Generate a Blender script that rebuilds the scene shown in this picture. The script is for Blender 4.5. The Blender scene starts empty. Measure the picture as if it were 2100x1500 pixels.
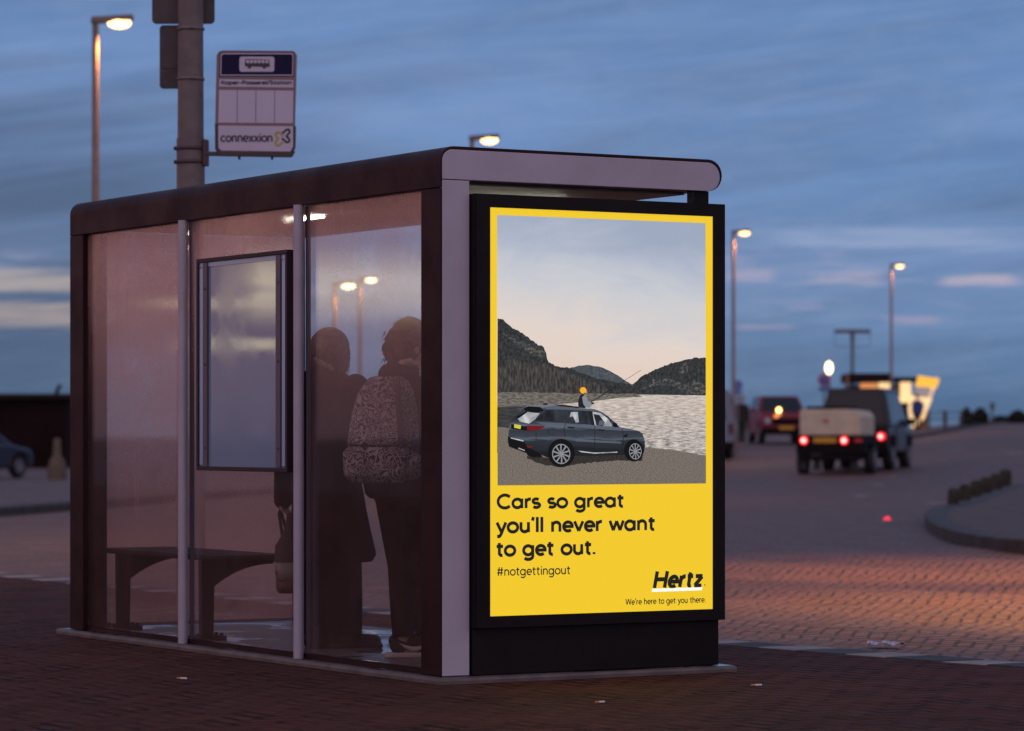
import bpy, bmesh, math, random
from mathutils import Vector, Matrix
random.seed(7)
R = math.radians
SC = bpy.context.scene
COL = SC.collection

# ------------------------------------------------------------------ camera
F, HY, CZ = 6655.0, 892.0, 1.117            # focal length and horizon in pixels of the 2100 px frame, eye height
cd = bpy.data.cameras.new("camera")
cam = bpy.data.objects.new("camera", cd)
COL.objects.link(cam)
cam.location = (0, 0, CZ)
cam.rotation_euler = (R(90), 0, 0)
cd.sensor_width = 36
cd.lens = 36 * F / 2100
cd.shift_y = (HY - 750) / 2100
cd.clip_start = 0.5
cd.clip_end = 5000
cd.dof.use_dof = True
cd.dof.focus_distance = 15.6
cd.dof.aperture_fstop = 3.4
cd.dof.aperture_blades = 0
SC.camera = cam

SC.view_settings.view_transform = 'Standard'
SC.view_settings.look = 'None'
SC.view_settings.exposure = 0.0
SC.view_settings.gamma = 1.0
SC.cycles.transparent_max_bounces = 24
SC.cycles.max_bounces = 8
SC.cycles.use_denoising = True
SC.cycles.sample_clamp_indirect = 8.0


def s2l(c):
    out = []
    for v in c:
        v = v / 255.0
        out.append(v / 12.92 if v <= 0.04045 else ((v + 0.055) / 1.055) ** 2.4)
    return tuple(out)


# ------------------------------------------------------------------ node helper
class NT:
    def __init__(self, tree):
        self.t = tree
        self.n = tree.nodes
        self.l = tree.links

    def node(self, kind, **kw):
        nd = self.n.new(kind)
        for k, v in kw.items():
            setattr(nd, k, v)
        return nd

    def put(self, sock, v):
        if v is None:
            return
        if isinstance(v, bpy.types.NodeSocket):
            self.l.new(v, sock)
        else:
            if sock.type == 'RGBA' and len(v) == 3:
                v = (*v, 1)
            sock.default_value = v

    def m(self, op, a, b=None, c=None, clamp=False):
        nd = self.n.new('ShaderNodeMath')
        nd.operation = op
        nd.use_clamp = clamp
        self.put(nd.inputs[0], a)
        self.put(nd.inputs[1], b)
        self.put(nd.inputs[2], c)
        return nd.outputs[0]

    def mix(self, fac, a, b, mode='MIX'):
        nd = self.n.new('ShaderNodeMixRGB')
        nd.blend_type = mode
        self.put(nd.inputs[0], fac)
        self.put(nd.inputs[1], a)
        self.put(nd.inputs[2], b)
        return nd.outputs[0]

    def smooth(self, v, lo, hi, a=0.0, b=1.0):
        nd = self.n.new('ShaderNodeMapRange')
        nd.interpolation_type = 'SMOOTHSTEP'
        self.put(nd.inputs[0], v)
        self.put(nd.inputs[1], lo)
        self.put(nd.inputs[2], hi)
        self.put(nd.inputs[3], a)
        self.put(nd.inputs[4], b)
        return nd.outputs[0]

    def noise(self, vec, scale, detail=4, rough=0.55, dist=0.0):
        nd = self.n.new('ShaderNodeTexNoise')
        if vec is not None:
            self.l.new(vec, nd.inputs['Vector'])
        nd.inputs['Scale'].default_value = scale
        nd.inputs['Detail'].default_value = detail
        nd.inputs['Roughness'].default_value = rough
        nd.inputs['Distortion'].default_value = dist
        return nd.outputs['Fac']

    def xyz(self, x, y, z):
        nd = self.n.new('ShaderNodeCombineXYZ')
        self.put(nd.inputs[0], x)
        self.put(nd.inputs[1], y)
        self.put(nd.inputs[2], z)
        return nd.outputs[0]

    def sep(self, v):
        nd = self.n.new('ShaderNodeSeparateXYZ')
        self.l.new(v, nd.inputs[0])
        return nd.outputs

    def ramp(self, fac, stops):
        nd = self.n.new('ShaderNodeValToRGB')
        self.l.new(fac, nd.inputs[0])
        el = nd.color_ramp.elements
        while len(el) > 1:
            el.remove(el[-1])
        el[0].position = stops[0][0]
        el[0].color = (*stops[0][1], 1)
        for p, c in stops[1:]:
            e = el.new(p)
            e.color = (*c, 1)
        return nd.outputs[0]


# ------------------------------------------------------------------ world: dusk sky with streaky clouds, afterglow to the left
world = bpy.data.worlds.new("World")
SC.world = world
world.use_nodes = True
w = NT(world.node_tree)
w.n.clear()
tc = w.node('ShaderNodeTexCoord').outputs['Generated']
nz = w.node('ShaderNodeVectorMath', operation='NORMALIZE')
w.l.new(tc, nz.inputs[0])
dx, dy, dz = w.sep(nz.outputs[0])
az = w.m('ARCTAN2', dx, dy)                       # 0 straight ahead, positive to the right
el = dz
base = w.ramp(w.m('MULTIPLY', el, 2.0, clamp=True), [
    (0.00, s2l((80, 104, 134))), (0.03, s2l((90, 114, 146))), (0.06, s2l((104, 129, 166))), (0.10, s2l((116, 138, 178))), (0.15, s2l((108, 137, 184))),
    (0.20, s2l((118, 147, 198))), (0.25, s2l((106, 138, 190))), (0.34, s2l((92, 122, 170))), (0.7, s2l((110, 116, 150))), (1.0, s2l((130, 128, 158)))])
# soft stratus, drawn out along the horizon
elt = w.m('SUBTRACT', el, w.m('MULTIPLY', az, 0.10))
base = w.mix(w.smooth(az, -0.02, 0.20, 0.0, 0.35), base, s2l((88, 130, 182)))
wv = w.xyz(w.m('MULTIPLY', az, 6.0), w.m('MULTIPLY', elt, 58.0), 0.3)
n1 = w.noise(wv, 1.0, 6, 0.60, 1.0)
c1 = w.mix(w.smooth(n1, 0.30, 0.80, 0, 0.62), base, s2l((86, 105, 140)))
wv2 = w.xyz(w.m('MULTIPLY', az, 9.0), w.m('MULTIPLY', elt, 150.0), 4.7)
n2 = w.noise(wv2, 1.0, 6, 0.65, 0.8)
c2 = w.mix(w.smooth(n2, 0.36, 0.84, 0, 0.36), c1, s2l((138, 160, 206)))
wv4 = w.xyz(w.m('MULTIPLY', az, 34.0), w.m('MULTIPLY', elt, 120.0), 8.1)
n4 = w.noise(wv4, 1.0, 6, 0.68, 0.5)
c2 = w.mix(w.smooth(n4, 0.30, 0.75, 0.0, 0.22), c2, s2l((146, 160, 192)))
# greyer, darker bank low on the left
lf = w.m('MULTIPLY', w.smooth(az, 0.02, -0.16), w.smooth(el, 0.125, 0.075))
lf = w.m('MULTIPLY', lf, w.smooth(n1, 0.30, 0.60, 0.55, 1.0))
c3 = w.mix(w.m('MULTIPLY', lf, 0.80), c2, s2l((80, 94, 122)))
# pink wisps near the horizon
wv3 = w.xyz(w.m('MULTIPLY', az, 38.0), w.m('MULTIPLY', el, 330.0), 1.3)
n3 = w.noise(wv3, 1.0, 4, 0.55, 0.3)
bandm = w.m('MULTIPLY', w.smooth(el, 0.026, 0.040), w.smooth(el, 0.066, 0.052))
wisp = w.m('MULTIPLY', bandm, w.smooth(n3, 0.52, 0.70))
c4 = w.mix(w.m('MULTIPLY', wisp, 0.4), c3, s2l((168, 162, 194)))


def streak(col, a0, aw, e0, ew, colour, amt, puff=0.15):
    """one long cloud bar at azimuth a0, elevation e0"""
    wob = w.m('MULTIPLY', w.m('SUBTRACT', n2, 0.5), ew * 1.6)
    de = w.m('ABSOLUTE', w.m('SUBTRACT', w.m('ADD', el, wob), e0))
    da = w.m('ABSOLUTE', w.m('SUBTRACT', az, a0))
    k = w.m('MULTIPLY', w.smooth(de, ew, ew * 0.35), w.smooth(da, aw, aw * 0.45))
    k = w.m('MULTIPLY', k, w.smooth(n3, 0.36, 0.58, puff, 1.0))
    return w.mix(w.m('MULTIPLY', k, amt), col, colour)


c4 = streak(c4, -0.165, 0.060, 0.0465, 0.0042, s2l((176, 163, 162)), 0.85, 0.75)
c4 = streak(c4, -0.165, 0.064, 0.0365, 0.0058, s2l((170, 154, 154)), 0.8, 0.75)
c4 = streak(c4, 0.073, 0.010, 0.0487, 0.0026, s2l((176, 166, 192)), 0.6)
c4 = streak(c4, 0.101, 0.016, 0.0482, 0.0036, s2l((180, 168, 190)), 0.62)
c4 = streak(c4, 0.143, 0.015, 0.0472, 0.0026, s2l((190, 174, 190)), 0.7)
c4 = streak(c4, 0.078, 0.012, 0.0328, 0.0015, s2l((172, 156, 182)), 0.5)
c4 = streak(c4, 0.123, 0.010, 0.0352, 0.0015, s2l((172, 156, 182)), 0.5)
c4 = streak(c4, 0.118, 0.055, 0.0600, 0.0045, s2l((150, 164, 200)), 0.75, 0.6)
# afterglow: warm, brighter sky far out to the left (outside the picture), which the shelter glass mirrors
glow = w.m('MULTIPLY', w.smooth(w.m('ABSOLUTE', w.m('SUBTRACT', az, -1.35)), 1.05, 0.15), w.m('MULTIPLY', w.smooth(el, 0.45, 0.05), w.smooth(el, -0.03, 0.085, 0.25, 1.0)))
c5 = w.mix(w.m('MULTIPLY', glow, 0.85), c4, (0.95, 0.36, 0.31))
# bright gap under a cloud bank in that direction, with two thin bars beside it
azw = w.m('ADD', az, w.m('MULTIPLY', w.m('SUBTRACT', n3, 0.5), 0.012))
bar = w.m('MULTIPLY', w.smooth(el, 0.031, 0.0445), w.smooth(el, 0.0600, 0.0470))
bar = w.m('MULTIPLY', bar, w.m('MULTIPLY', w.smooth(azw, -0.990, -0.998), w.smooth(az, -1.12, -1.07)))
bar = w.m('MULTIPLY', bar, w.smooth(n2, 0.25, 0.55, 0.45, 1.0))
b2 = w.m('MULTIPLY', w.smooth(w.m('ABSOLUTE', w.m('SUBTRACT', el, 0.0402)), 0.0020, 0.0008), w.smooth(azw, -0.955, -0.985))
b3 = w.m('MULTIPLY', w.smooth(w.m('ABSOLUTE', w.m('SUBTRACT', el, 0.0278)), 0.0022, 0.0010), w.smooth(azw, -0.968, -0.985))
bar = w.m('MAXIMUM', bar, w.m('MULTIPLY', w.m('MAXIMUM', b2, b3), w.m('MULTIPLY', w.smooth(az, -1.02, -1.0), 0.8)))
# pale lilac evening cloud behind the camera: the soft key light of the picture
back = w.m('MULTIPLY', w.smooth(dy, 0.25, -0.55), w.smooth(el, -0.02, 0.10))
back = w.m('MULTIPLY', back, w.smooth(n1, 0.2, 0.8, 0.8, 1.1))
c5 = w.mix(back, c5, (0.78, 0.60, 0.70))
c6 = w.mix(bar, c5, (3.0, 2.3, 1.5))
c6 = w.mix(1.0, c6, (0.975, 1.03, 1.02), 'MULTIPLY')
lowd = w.m('MULTIPLY', w.smooth(el, 0.045, 0.0), w.smooth(dy, 0.7, 0.95))
c6 = w.mix(w.m('MULTIPLY', lowd, 0.26), c6, s2l((52, 74, 98)))
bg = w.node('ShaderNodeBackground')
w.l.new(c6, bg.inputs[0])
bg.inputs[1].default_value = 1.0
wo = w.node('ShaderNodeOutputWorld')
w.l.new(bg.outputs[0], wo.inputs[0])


# ------------------------------------------------------------------ materials
MATS = {}


def principled(name, col, rough=0.6, metal=0.0, var=0.0, vscale=6.0, bump=0.0, bscale=60.0, emit=None, estr=0.0, spec=None, coat=0.0, col2=None):
    if name in MATS:
        return MATS[name]
    mt = bpy.data.materials.new(name)
    mt.use_nodes = True
    t = NT(mt.node_tree)
    b = t.n['Principled BSDF']
    b.inputs['Roughness'].default_value = rough
    b.inputs['Metallic'].default_value = metal
    if coat:
        b.inputs['Coat Weight'].default_value = coat
    if spec is not None:
        b.inputs['Specular IOR Level'].default_value = spec
    oc = t.node('ShaderNodeTexCoord').outputs['Object']
    if var > 0:
        f = t.smooth(t.noise(oc, vscale, 6, 0.6), 0.3, 0.7)
        c2 = col2 if col2 else tuple(max(0, v * (1 - var)) for v in col)
        t.put(b.inputs['Base Color'], t.mix(f, col, c2))
        t.put(b.inputs['Roughness'], t.m('ADD', rough - 0.06, t.m('MULTIPLY', f, 0.12), clamp=True))
    else:
        b.inputs['Base Color'].default_value = (*col, 1)
    if bump > 0:
        bp = t.node('ShaderNodeBump')
        bp.inputs['Strength'].default_value = bump
        bp.inputs['Distance'].default_value = 0.002
        t.l.new(t.noise(oc, bscale, 4), bp.inputs['Height'])
        t.l.new(bp.outputs[0], b.inputs['Normal'])
    if emit is not None:
        b.inputs['Emission Color'].default_value = (*emit, 1)
        b.inputs['Emission Strength'].default_value = estr
    MATS[name] = mt
    return mt


def herringbone(t, vec, width, angle):
    """45-degree herringbone of 1:2 bricks; returns (distance to joint in metres, random per brick)"""
    mp = t.node('ShaderNodeMapping')
    t.l.new(vec, mp.inputs['Vector'])
    mp.inputs['Rotation'].default_value = (0, 0, angle)
    mp.inputs['Scale'].default_value = (1 / width, 1 / width, 1)
    x, y, z = t.sep(mp.outputs[0])
    i, j = t.m('FLOOR', x), t.m('FLOOR', y)
    fu, fv = t.m('SUBTRACT', x, i), t.m('SUBTRACT', y, j)
    mm = t.m('FLOORED_MODULO', t.m('ADD', t.m('SUBTRACT', i, j), 0.5), 4.0)
    mm = t.m('FLOOR', mm)
    is0, is1, is2, is3 = [t.m('COMPARE', mm, float(k), 0.1) for k in range(4)]
    d1 = t.m('ADD', fu, is1)
    d2 = t.m('ADD', t.m('SUBTRACT', 1.0, fu), is0)
    d3 = t.m('ADD', fv, is2)
    d4 = t.m('ADD', t.m('SUBTRACT', 1.0, fv), is3)
    d = t.m('MINIMUM', t.m('MINIMUM', d1, d2), t.m('MINIMUM', d3, d4))
    bid = t.xyz(t.m('SUBTRACT', i, is1), t.m('SUBTRACT', j, is2), t.m('ADD', is0, is1))
    wn = t.node('ShaderNodeTexWhiteNoise', noise_dimensions='3D')
    t.l.new(bid, wn.inputs['Vector'])
    return t.m('MULTIPLY', d, width), wn.outputs['Value'], wn.outputs['Color']


def paving(name, cols, width, angle, joint, warp, rough, tilt, bumpd, joint_col=(0.012, 0.008, 0.008), spec=0.4, sparse=0.0):
    mt = bpy.data.materials.new(name)
    mt.use_nodes = True
    t = NT(mt.node_tree)
    b = t.n['Principled BSDF']
    oc = t.node('ShaderNodeTexCoord').outputs['Object']
    wn = t.node('ShaderNodeTexNoise')
    wn.inputs['Scale'].default_value = 1.3
    wn.inputs['Detail'].default_value = 2
    t.l.new(oc, wn.inputs['Vector'])
    off = t.node('ShaderNodeVectorMath', operation='MULTIPLY_ADD')
    t.l.new(wn.outputs['Color'], off.inputs[0])
    off.inputs[1].default_value = (warp, warp, 0)
    t.l.new(oc, off.inputs[2])
    b.inputs['Specular IOR Level'].default_value = spec
    d, rv, rc = herringbone(t, off.outputs[0], width, angle)
    wob = t.m('MULTIPLY', t.m('SUBTRACT', t.noise(oc, 55, 3), 0.5), joint * 1.6)
    jm = t.smooth(t.m('ADD', d, wob), joint * 1.25, joint * 0.5)
    jm = t.m('MULTIPLY', jm, t.smooth(t.noise(oc, 2.3, 3), 0.30, 0.55, 0.35, 1.0))
    if sparse:
        sx, sy, sz = t.sep(rc)
        jm = t.m('MULTIPLY', jm, t.m('ADD', 1.0 - sparse, t.m('MULTIPLY', t.smooth(sz, 0.45, 0.75), sparse)))
    big = t.smooth(t.noise(oc, 0.45, 5, 0.6), 0.32, 0.68)
    fine = t.noise(oc, 130, 3, 0.7)
    c = t.mix(rv, cols[0], cols[1])
    c = t.mix(t.m('MULTIPLY', big, 0.65), c, cols[2])
    c = t.mix(t.m('MULTIPLY', t.smooth(fine, 0.35, 0.75), 0.35), c, tuple(v * 1.8 for v in cols[1]))
    stain = t.smooth(t.noise(oc, 1.1, 6, 0.65, 0.8), 0.56, 0.70, 0, 0.55)
    c = t.mix(stain, c, tuple(v * 0.45 for v in cols[2]))
    c = t.mix(jm, c, joint_col)
    t.put(b.inputs['Base Color'], c)
    t.put(b.inputs['Roughness'], t.m('ADD', rough, t.m('MULTIPLY', t.m('SUBTRACT', t.noise(oc, 3.0, 4), 0.5), 0.35), clamp=True))
    # height: pillowed bricks, each laid a little off level
    h = t.smooth(d, 0.0, joint * 2.2)
    px, py, pz = t.sep(off.outputs[0])
    cx, cy, czz = t.sep(rc)
    tl = t.m('ADD', t.m('MULTIPLY', t.m('SUBTRACT', cx, 0.5), t.m('SINE', t.m('MULTIPLY', px, 31.0))), t.m('MULTIPLY', t.m('SUBTRACT', cy, 0.5), t.m('SINE', t.m('MULTIPLY', py, 31.0))))
    h = t.m('ADD', h, t.m('MULTIPLY', tl, tilt))
    h = t.m('ADD', h, t.m('MULTIPLY', rv, 0.5))
    h = t.m('ADD', h, t.m('MULTIPLY', fine, 0.25))
    bp = t.node('ShaderNodeBump')
    bp.inputs['Strength'].default_value = 1.0
    bp.inputs['Distance'].default_value = bumpd
    t.l.new(h, bp.inputs['Height'])
    t.l.new(bp.outputs[0], b.inputs['Normal'])
    MATS[name] = mt
    return mt


def emission(name, col, strength=1.0):
    if name in MATS:
        return MATS[name]
    mt = bpy.data.materials.new(name)
    mt.use_nodes = True
    t = NT(mt.node_tree)
    b = t.n['Principled BSDF']
    b.inputs['Base Color'].default_value = (*[v * 0.4 for v in col], 1)
    b.inputs['Specular IOR Level'].default_value = 0.1
    b.inputs['Emission Color'].default_value = (*col, 1)
    b.inputs['Emission Strength'].default_value = strength if strength != 1.0 else 0.88
    MATS[name] = mt
    return mt


def print_mat(name, fn):
    """backlit print: colour by nodes, glowing evenly"""
    mt = bpy.data.materials.new(name)
    mt.use_nodes = True
    t = NT(mt.node_tree)
    b = t.n['Principled BSDF']
    b.inputs['Roughness'].default_value = 0.5
    b.inputs['Specular IOR Level'].default_value = 0.1
    oc = t.node('ShaderNodeTexCoord').outputs['Object']
    c = fn(t, oc)
    t.put(b.inputs['Base Color'], t.mix(0.6, c, (0, 0, 0)))
    t.put(b.inputs['Emission Color'], c)
    b.inputs['Emission Strength'].default_value = 0.88
    MATS[name] = mt
    return mt


def glass_mat(name, tint, dirt_glow, dirt_glow_col, seed, low, high, least, mist=0.16):
    """clear pane with a dusty, misted film; its upper haze paints in mirrored sky glow"""
    mt = bpy.data.materials.new(name)
    mt.use_nodes = True
    t = NT(mt.node_tree)
    t.n.remove(t.n['Principled BSDF'])
    out = t.n['Material Output']
    oc = t.node('ShaderNodeTexCoord').outputs['Object']
    mp = t.node('ShaderNodeMapping')
    t.l.new(oc, mp.inputs['Vector'])
    mp.inputs['Location'].default_value = (seed, seed * 1.7, seed * 0.3)
    x, y, z = t.sep(oc)
    lw = t.node('ShaderNodeLayerWeight')
    lw.inputs['Blend'].default_value = 0.5
    fr = t.m('ADD', 0.04, t.m('MULTIPLY', 0.9, t.m('POWER', lw.outputs['Facing'], 5.0)))
    cloud = t.smooth(t.noise(mp.outputs[0], 1.5, 6, 0.62, 0.5), 0.30, 0.72, 0.6, 1.25)
    spots = t.smooth(t.noise(mp.outputs[0], 4.5, 5, 0.65, 0.6), 0.52, 0.68)
    # vertical run marks
    mv = t.node('ShaderNodeMapping')
    t.l.new(mp.outputs[0], mv.inputs['Vector'])
    mv.inputs['Scale'].default_value = (11, 11, 0.22)
    runs = t.m('MULTIPLY', t.smooth(t.noise(mv.outputs[0], 3.4, 5, 0.65), 0.56, 0.72, 0, 0.9), t.smooth(t.noise(mp.outputs[0], 1.7, 2), 0.40, 0.62))
    drops = t.m('MULTIPLY', t.smooth(t.noise(mp.outputs[0], 120, 2, 0.5), 0.58, 0.68, 0, 0.6), t.smooth(t.noise(mp.outputs[0], 2.2, 3), 0.42, 0.62))
    grad = t.smooth(z, low, high, least, 1.0)  # film strengthens upwards, painting mirrored sky glow over the real dirt
    k = t.m('MULTIPLY', t.m('ADD', t.m('ADD', cloud, runs), drops), dirt_glow)
    k = t.m('MULTIPLY', k, grad)
    k = t.m('MULTIPLY', k, t.m('SUBTRACT', 1.0, t.m('MULTIPLY', spots, 0.45)), clamp=True)
    tr = t.node('ShaderNodeBsdfTransparent')
    tr.inputs[0].default_value = (*tint, 1)
    df = t.node('ShaderNodeBsdfDiffuse')
    df.inputs[0].default_value = (*dirt_glow_col, 1)
    tl = t.node('ShaderNodeBsdfTranslucent')
    tl.inputs[0].default_value = (*dirt_glow_col, 1)
    dm = t.node('ShaderNodeMixShader')
    dm.inputs[0].default_value = 0.45
    t.l.new(df.outputs[0], dm.inputs[1])
    t.l.new(tl.outputs[0], dm.inputs[2])
    rf = t.node('ShaderNodeBsdfRefraction')
    rf.inputs['Color'].default_value = (*tint, 1)
    rf.inputs['IOR'].default_value = 1.04
    rf.inputs['Roughness'].default_value = 0.45
    bf = t.node('ShaderNodeNewGeometry').outputs['Backfacing']
    mr = t.node('ShaderNodeMixShader')
    t.put(mr.inputs[0], t.m('MULTIPLY', t.m('MULTIPLY', mist, t.m('MULTIPLY', grad, t.m('ADD', cloud, drops))), t.m('SUBTRACT', 1.0, bf), clamp=True))
    t.l.new(tr.outputs[0], mr.inputs[1])
    t.l.new(rf.outputs[0], mr.inputs[2])
    m1 = t.node('ShaderNodeMixShader')
    t.put(m1.inputs[0], k)
    t.l.new(mr.outputs[0], m1.inputs[1])
    t.l.new(dm.outputs[0], m1.inputs[2])
    gl = t.node('ShaderNodeBsdfGlossy')
    gl.inputs['Roughness'].default_value = 0.035
    m2 = t.node('ShaderNodeMixShader')
    t.put(m2.inputs[0], fr)
    t.l.new(m1.outputs[0], m2.inputs[1])
    t.l.new(gl.outputs[0], m2.inputs[2])
    t.l.new(m2.outputs[0], out.inputs[0])
    MATS[name] = mt
    return mt


M = {}
TH = R(30.81)
M['dark_frame'] = principled('dark_frame', (0.026, 0.0075, 0.010), 0.45, 0, 0.35, 3.0, 0.25, 90, spec=0.12)
M['black_casing'] = principled('black_casing', (0.012, 0.009, 0.011), 0.45, 0, 0.35, 2.5, 0.2, 120, spec=0.12)
M['lilac'] = principled('lilac', (0.425, 0.375, 0.47), 0.5, 0, 0.12, 3.0, 0.15, 150)
M['lilac_tube'] = principled('lilac_tube', (0.40, 0.35, 0.44), 0.4, 0.15, 0.12, 5.0)
M['rubber'] = principled('rubber', (0.012, 0.011, 0.012), 0.7)
M['ceiling'] = principled('ceiling', (0.42, 0.36, 0.31), 0.6, 0, 0.2, 2.0)
M['bench_metal'] = principled('bench_metal', (0.022, 0.010, 0.012), 0.65, 0, 0.2, 8, spec=0.15)
M['case_frame'] = principled('case_frame', (0.030, 0.018, 0.026), 0.5, spec=0.25)
M['case_panel'] = principled('case_panel', (0.20, 0.27, 0.40), 0.05, 0, 0.10, 1.5, spec=0.7)
M['case_strip'] = principled('case_strip', (0.24, 0.37, 0.58), 0.2)
M['case_batten'] = principled('case_batten', (0.080, 0.062, 0.088), 0.4)
M['tube'] = emission('fluorescent', (1.0, 1.0, 0.80), 20.0)
M['tube_soft'] = emission('fluorescent_soft', (1.0, 1.0, 0.80), 9.0)
M['pole'] = principled('pole_grey', (0.150, 0.110, 0.115), 0.5, 0.0, 0.3, 6, 0.3, 40)
M['plate_back'] = principled('plate_back', (0.075, 0.055, 0.062), 0.55, 0.2, 0.25, 8)
M['sign_frame'] = principled('sign_frame', (0.20, 0.12, 0.135), 0.5)
M['sign_white'] = principled('sign_white', (0.50, 0.44, 0.58), 0.45, 0, 0.06, 4)
M['sign_navy'] = principled('sign_navy', (0.014, 0.010, 0.048), 0.5, spec=0.1)
M['sign_dark'] = principled('sign_dark', (0.040, 0.022, 0.034), 0.5)
M['sign_yellow'] = principled('sign_yellow', (0.40, 0.33, 0.06), 0.5)
M['bracket'] = principled('bracket', (0.055, 0.028, 0.034), 0.55)
M['lamp_metal'] = principled('lamp_metal', (0.17, 0.13, 0.13), 0.5, 0.3, 0.2, 5)
M['lamp_glow'] = emission('lamp_glow', (1.0, 0.60, 0.24), 4.4)
M['lamp_bright'] = emission('lamp_bright', (1.0, 0.70, 0.38), 7.0)
M['lamp_bright'].cycles.emission_sampling = 'NONE'
M['globe_glow'] = emission('globe_glow', (1.0, 0.80, 0.42), 5.0)
M['litter_blue'] = principled('litter_blue', (0.20, 0.26, 0.46), 0.5)
M['paper'] = principled('paper', (0.65, 0.60, 0.56), 0.7)
M['cork'] = principled('cork', (0.45, 0.18, 0.06), 0.7)
M['concrete'] = principled('concrete', (0.12, 0.11, 0.11), 0.6, 0, 0.5, 5, 0.5, 60)
M['kerb_dark'] = principled('kerb_dark', (0.026, 0.018, 0.018), 0.65, 0, 0.4, 4, 0.5, 50)
M['kerb_white'] = principled('kerb_white', (0.27, 0.22, 0.21), 0.6, 0, 0.35, 6, 0.4, 50)
M['stump_wood'] = principled('stump_wood', (0.024, 0.020, 0.013), 0.8, 0, 0.4, 5, 0.5, 30)
M['paint_worn'] = principled('paint_worn', (0.30, 0.27, 0.29), 0.6, 0, 0.5, 3)
M['tyre'] = principled('tyre', (0.012, 0.010, 0.012), 0.75)
M['rim'] = principled('rim', (0.30, 0.28, 0.30), 0.35, 0.7)
M['car_dark'] = principled('car_dark', (0.010, 0.008, 0.012), 0.35, 0, 0, spec=0.3, coat=0.1)
M['car_silver'] = principled('car_silver', (0.040, 0.038, 0.055), 0.35, 0.2, coat=0.3)
M['car_red'] = principled('car_red', (0.17, 0.008, 0.018), 0.35, 0, spec=0.3)
M['car_blue'] = principled('car_blue', (0.018, 0.024, 0.045), 0.3, 0.2, coat=0.3)
M['van_white'] = principled('van_white', (0.16, 0.19, 0.27), 0.5)
M['plastic_dark'] = principled('plastic_dark', (0.008, 0.006, 0.007), 0.7, spec=0.1)
M['car_glass'] = principled('car_glass', (0.012, 0.014, 0.018), 0.12, 0, spec=0.35)
M['trailer_cream'] = principled('trailer_cream', (0.55, 0.46, 0.35), 0.55, 0, 0.2, 3)
M['plate_yellow'] = principled('plate_yellow', (0.55, 0.27, 0.02), 0.5)
M['head_glass'] = principled('head_glass', (0.40, 0.40, 0.46), 0.15, 0.3)
M['tail_on'] = emission('tail_on', (1.0, 0.02, 0.035), 1.8)
M['tail_core'] = emission('tail_core', (1.0, 0.42, 0.36), 4.5)
M['tail_faint_glow'] = principled('tail_faint_glow', (0.25, 0.008, 0.015), 0.3, emit=(1, 0.02, 0.05), estr=0.12)  # faint red glow painted into unlit tail lenses and a reflector
M['tail_dark'] = principled('tail_dark', (0.06, 0.006, 0.010), 0.3)
M['amber_glint'] = emission('amber_glint', (1.0, 0.62, 0.18), 9.0)
M['orange_on'] = emission('orange_on', (1.0, 0.25, 0.06), 2.2)
M['building'] = principled('building', (0.014, 0.006, 0.007), 0.85, 0, 0.3, 0.6, spec=0.1)
M['bollard_pale'] = principled('bollard_pale', (0.10, 0.07, 0.05), 0.7, 0, 0.2, 6)
M['kiosk_dark'] = principled('kiosk_dark', (0.018, 0.011, 0.012), 0.7, 0, 0.3, 2, spec=0.15)
M['kiosk_wood'] = principled('kiosk_wood', (0.24, 0.11, 0.05), 0.6, 0, 0.3, 4)
M['kiosk_lit'] = emission('kiosk_lit', (1.0, 0.66, 0.32), 1.15)
M['kiosk_lit_orange'] = emission('kiosk_lit_orange', (1.0, 0.38, 0.13), 0.7)
M['kiosk_yellow'] = emission('kiosk_yellow', (1.0, 0.50, 0.06), 1.05)
M['kiosk_pane'] = principled('kiosk_pane', (0.25, 0.22, 0.26), 0.2, emit=(0.5, 0.40, 0.36), estr=0.45)
M['mast_grey'] = principled('mast_grey', (0.10, 0.10, 0.12), 0.6)
M['sign_red'] = principled('sign_red', (0.40, 0.05, 0.08), 0.5)
M['sign_blue'] = principled('sign_blue', (0.07, 0.12, 0.36), 0.5)
M['cloth_blue'] = principled('cloth_blue', (0.03, 0.05, 0.20), 0.8)
M['cloth_black'] = principled('cloth_black', (0.014, 0.011, 0.014), 0.85)
M['skin'] = principled('skin', (0.36, 0.22, 0.17), 0.6)
M['hair_brown'] = principled('hair_brown', (0.095, 0.034, 0.020), 0.6, 0, 0.7, 30, 1.0, 120, spec=0.2)
M['hair_dark'] = principled('hair_dark', (0.090, 0.034, 0.020), 0.6, 0, 0.7, 30, 1.0, 120, spec=0.2)
M['coat'] = principled('coat', (0.018, 0.0055, 0.006), 0.9, 0, 0.4, 9, 0.6, 60, spec=0.1)
M['jacket'] = principled('jacket', (0.030, 0.013, 0.010), 0.9, 0, 0.4, 9, 0.6, 60, spec=0.1)
M['trousers'] = principled('trousers', (0.010, 0.006, 0.007), 0.9, 0, 0.3, 9, 0.3, 200, spec=0.1)
M['leather'] = principled('leather', (0.010, 0.006, 0.006), 0.5, spec=0.2)
M['scarf'] = principled('scarf', (0.45, 0.32, 0.28), 0.85, 0, 0.3, 20)
M['bag_dark'] = principled('bag_dark', (0.030, 0.014, 0.015), 0.7)
M['bag_grey'] = principled('bag_grey', (0.20, 0.17, 0.165), 0.7)
M['bag_brown'] = principled('bag_brown', (0.075, 0.024, 0.020), 0.7)
M['shoe_sole'] = principled('shoe_sole', (0.40, 0.35, 0.34), 0.6)
M['leaf_dark'] = principled('leaf_dark', (0.022, 0.024, 0.016), 0.8, 0, 0.5, 8)
M['branch'] = principled('branch', (0.03, 0.024, 0.018), 0.8)
M['fence_wood'] = principled('fence_wood', (0.07, 0.07, 0.08), 0.8)
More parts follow.
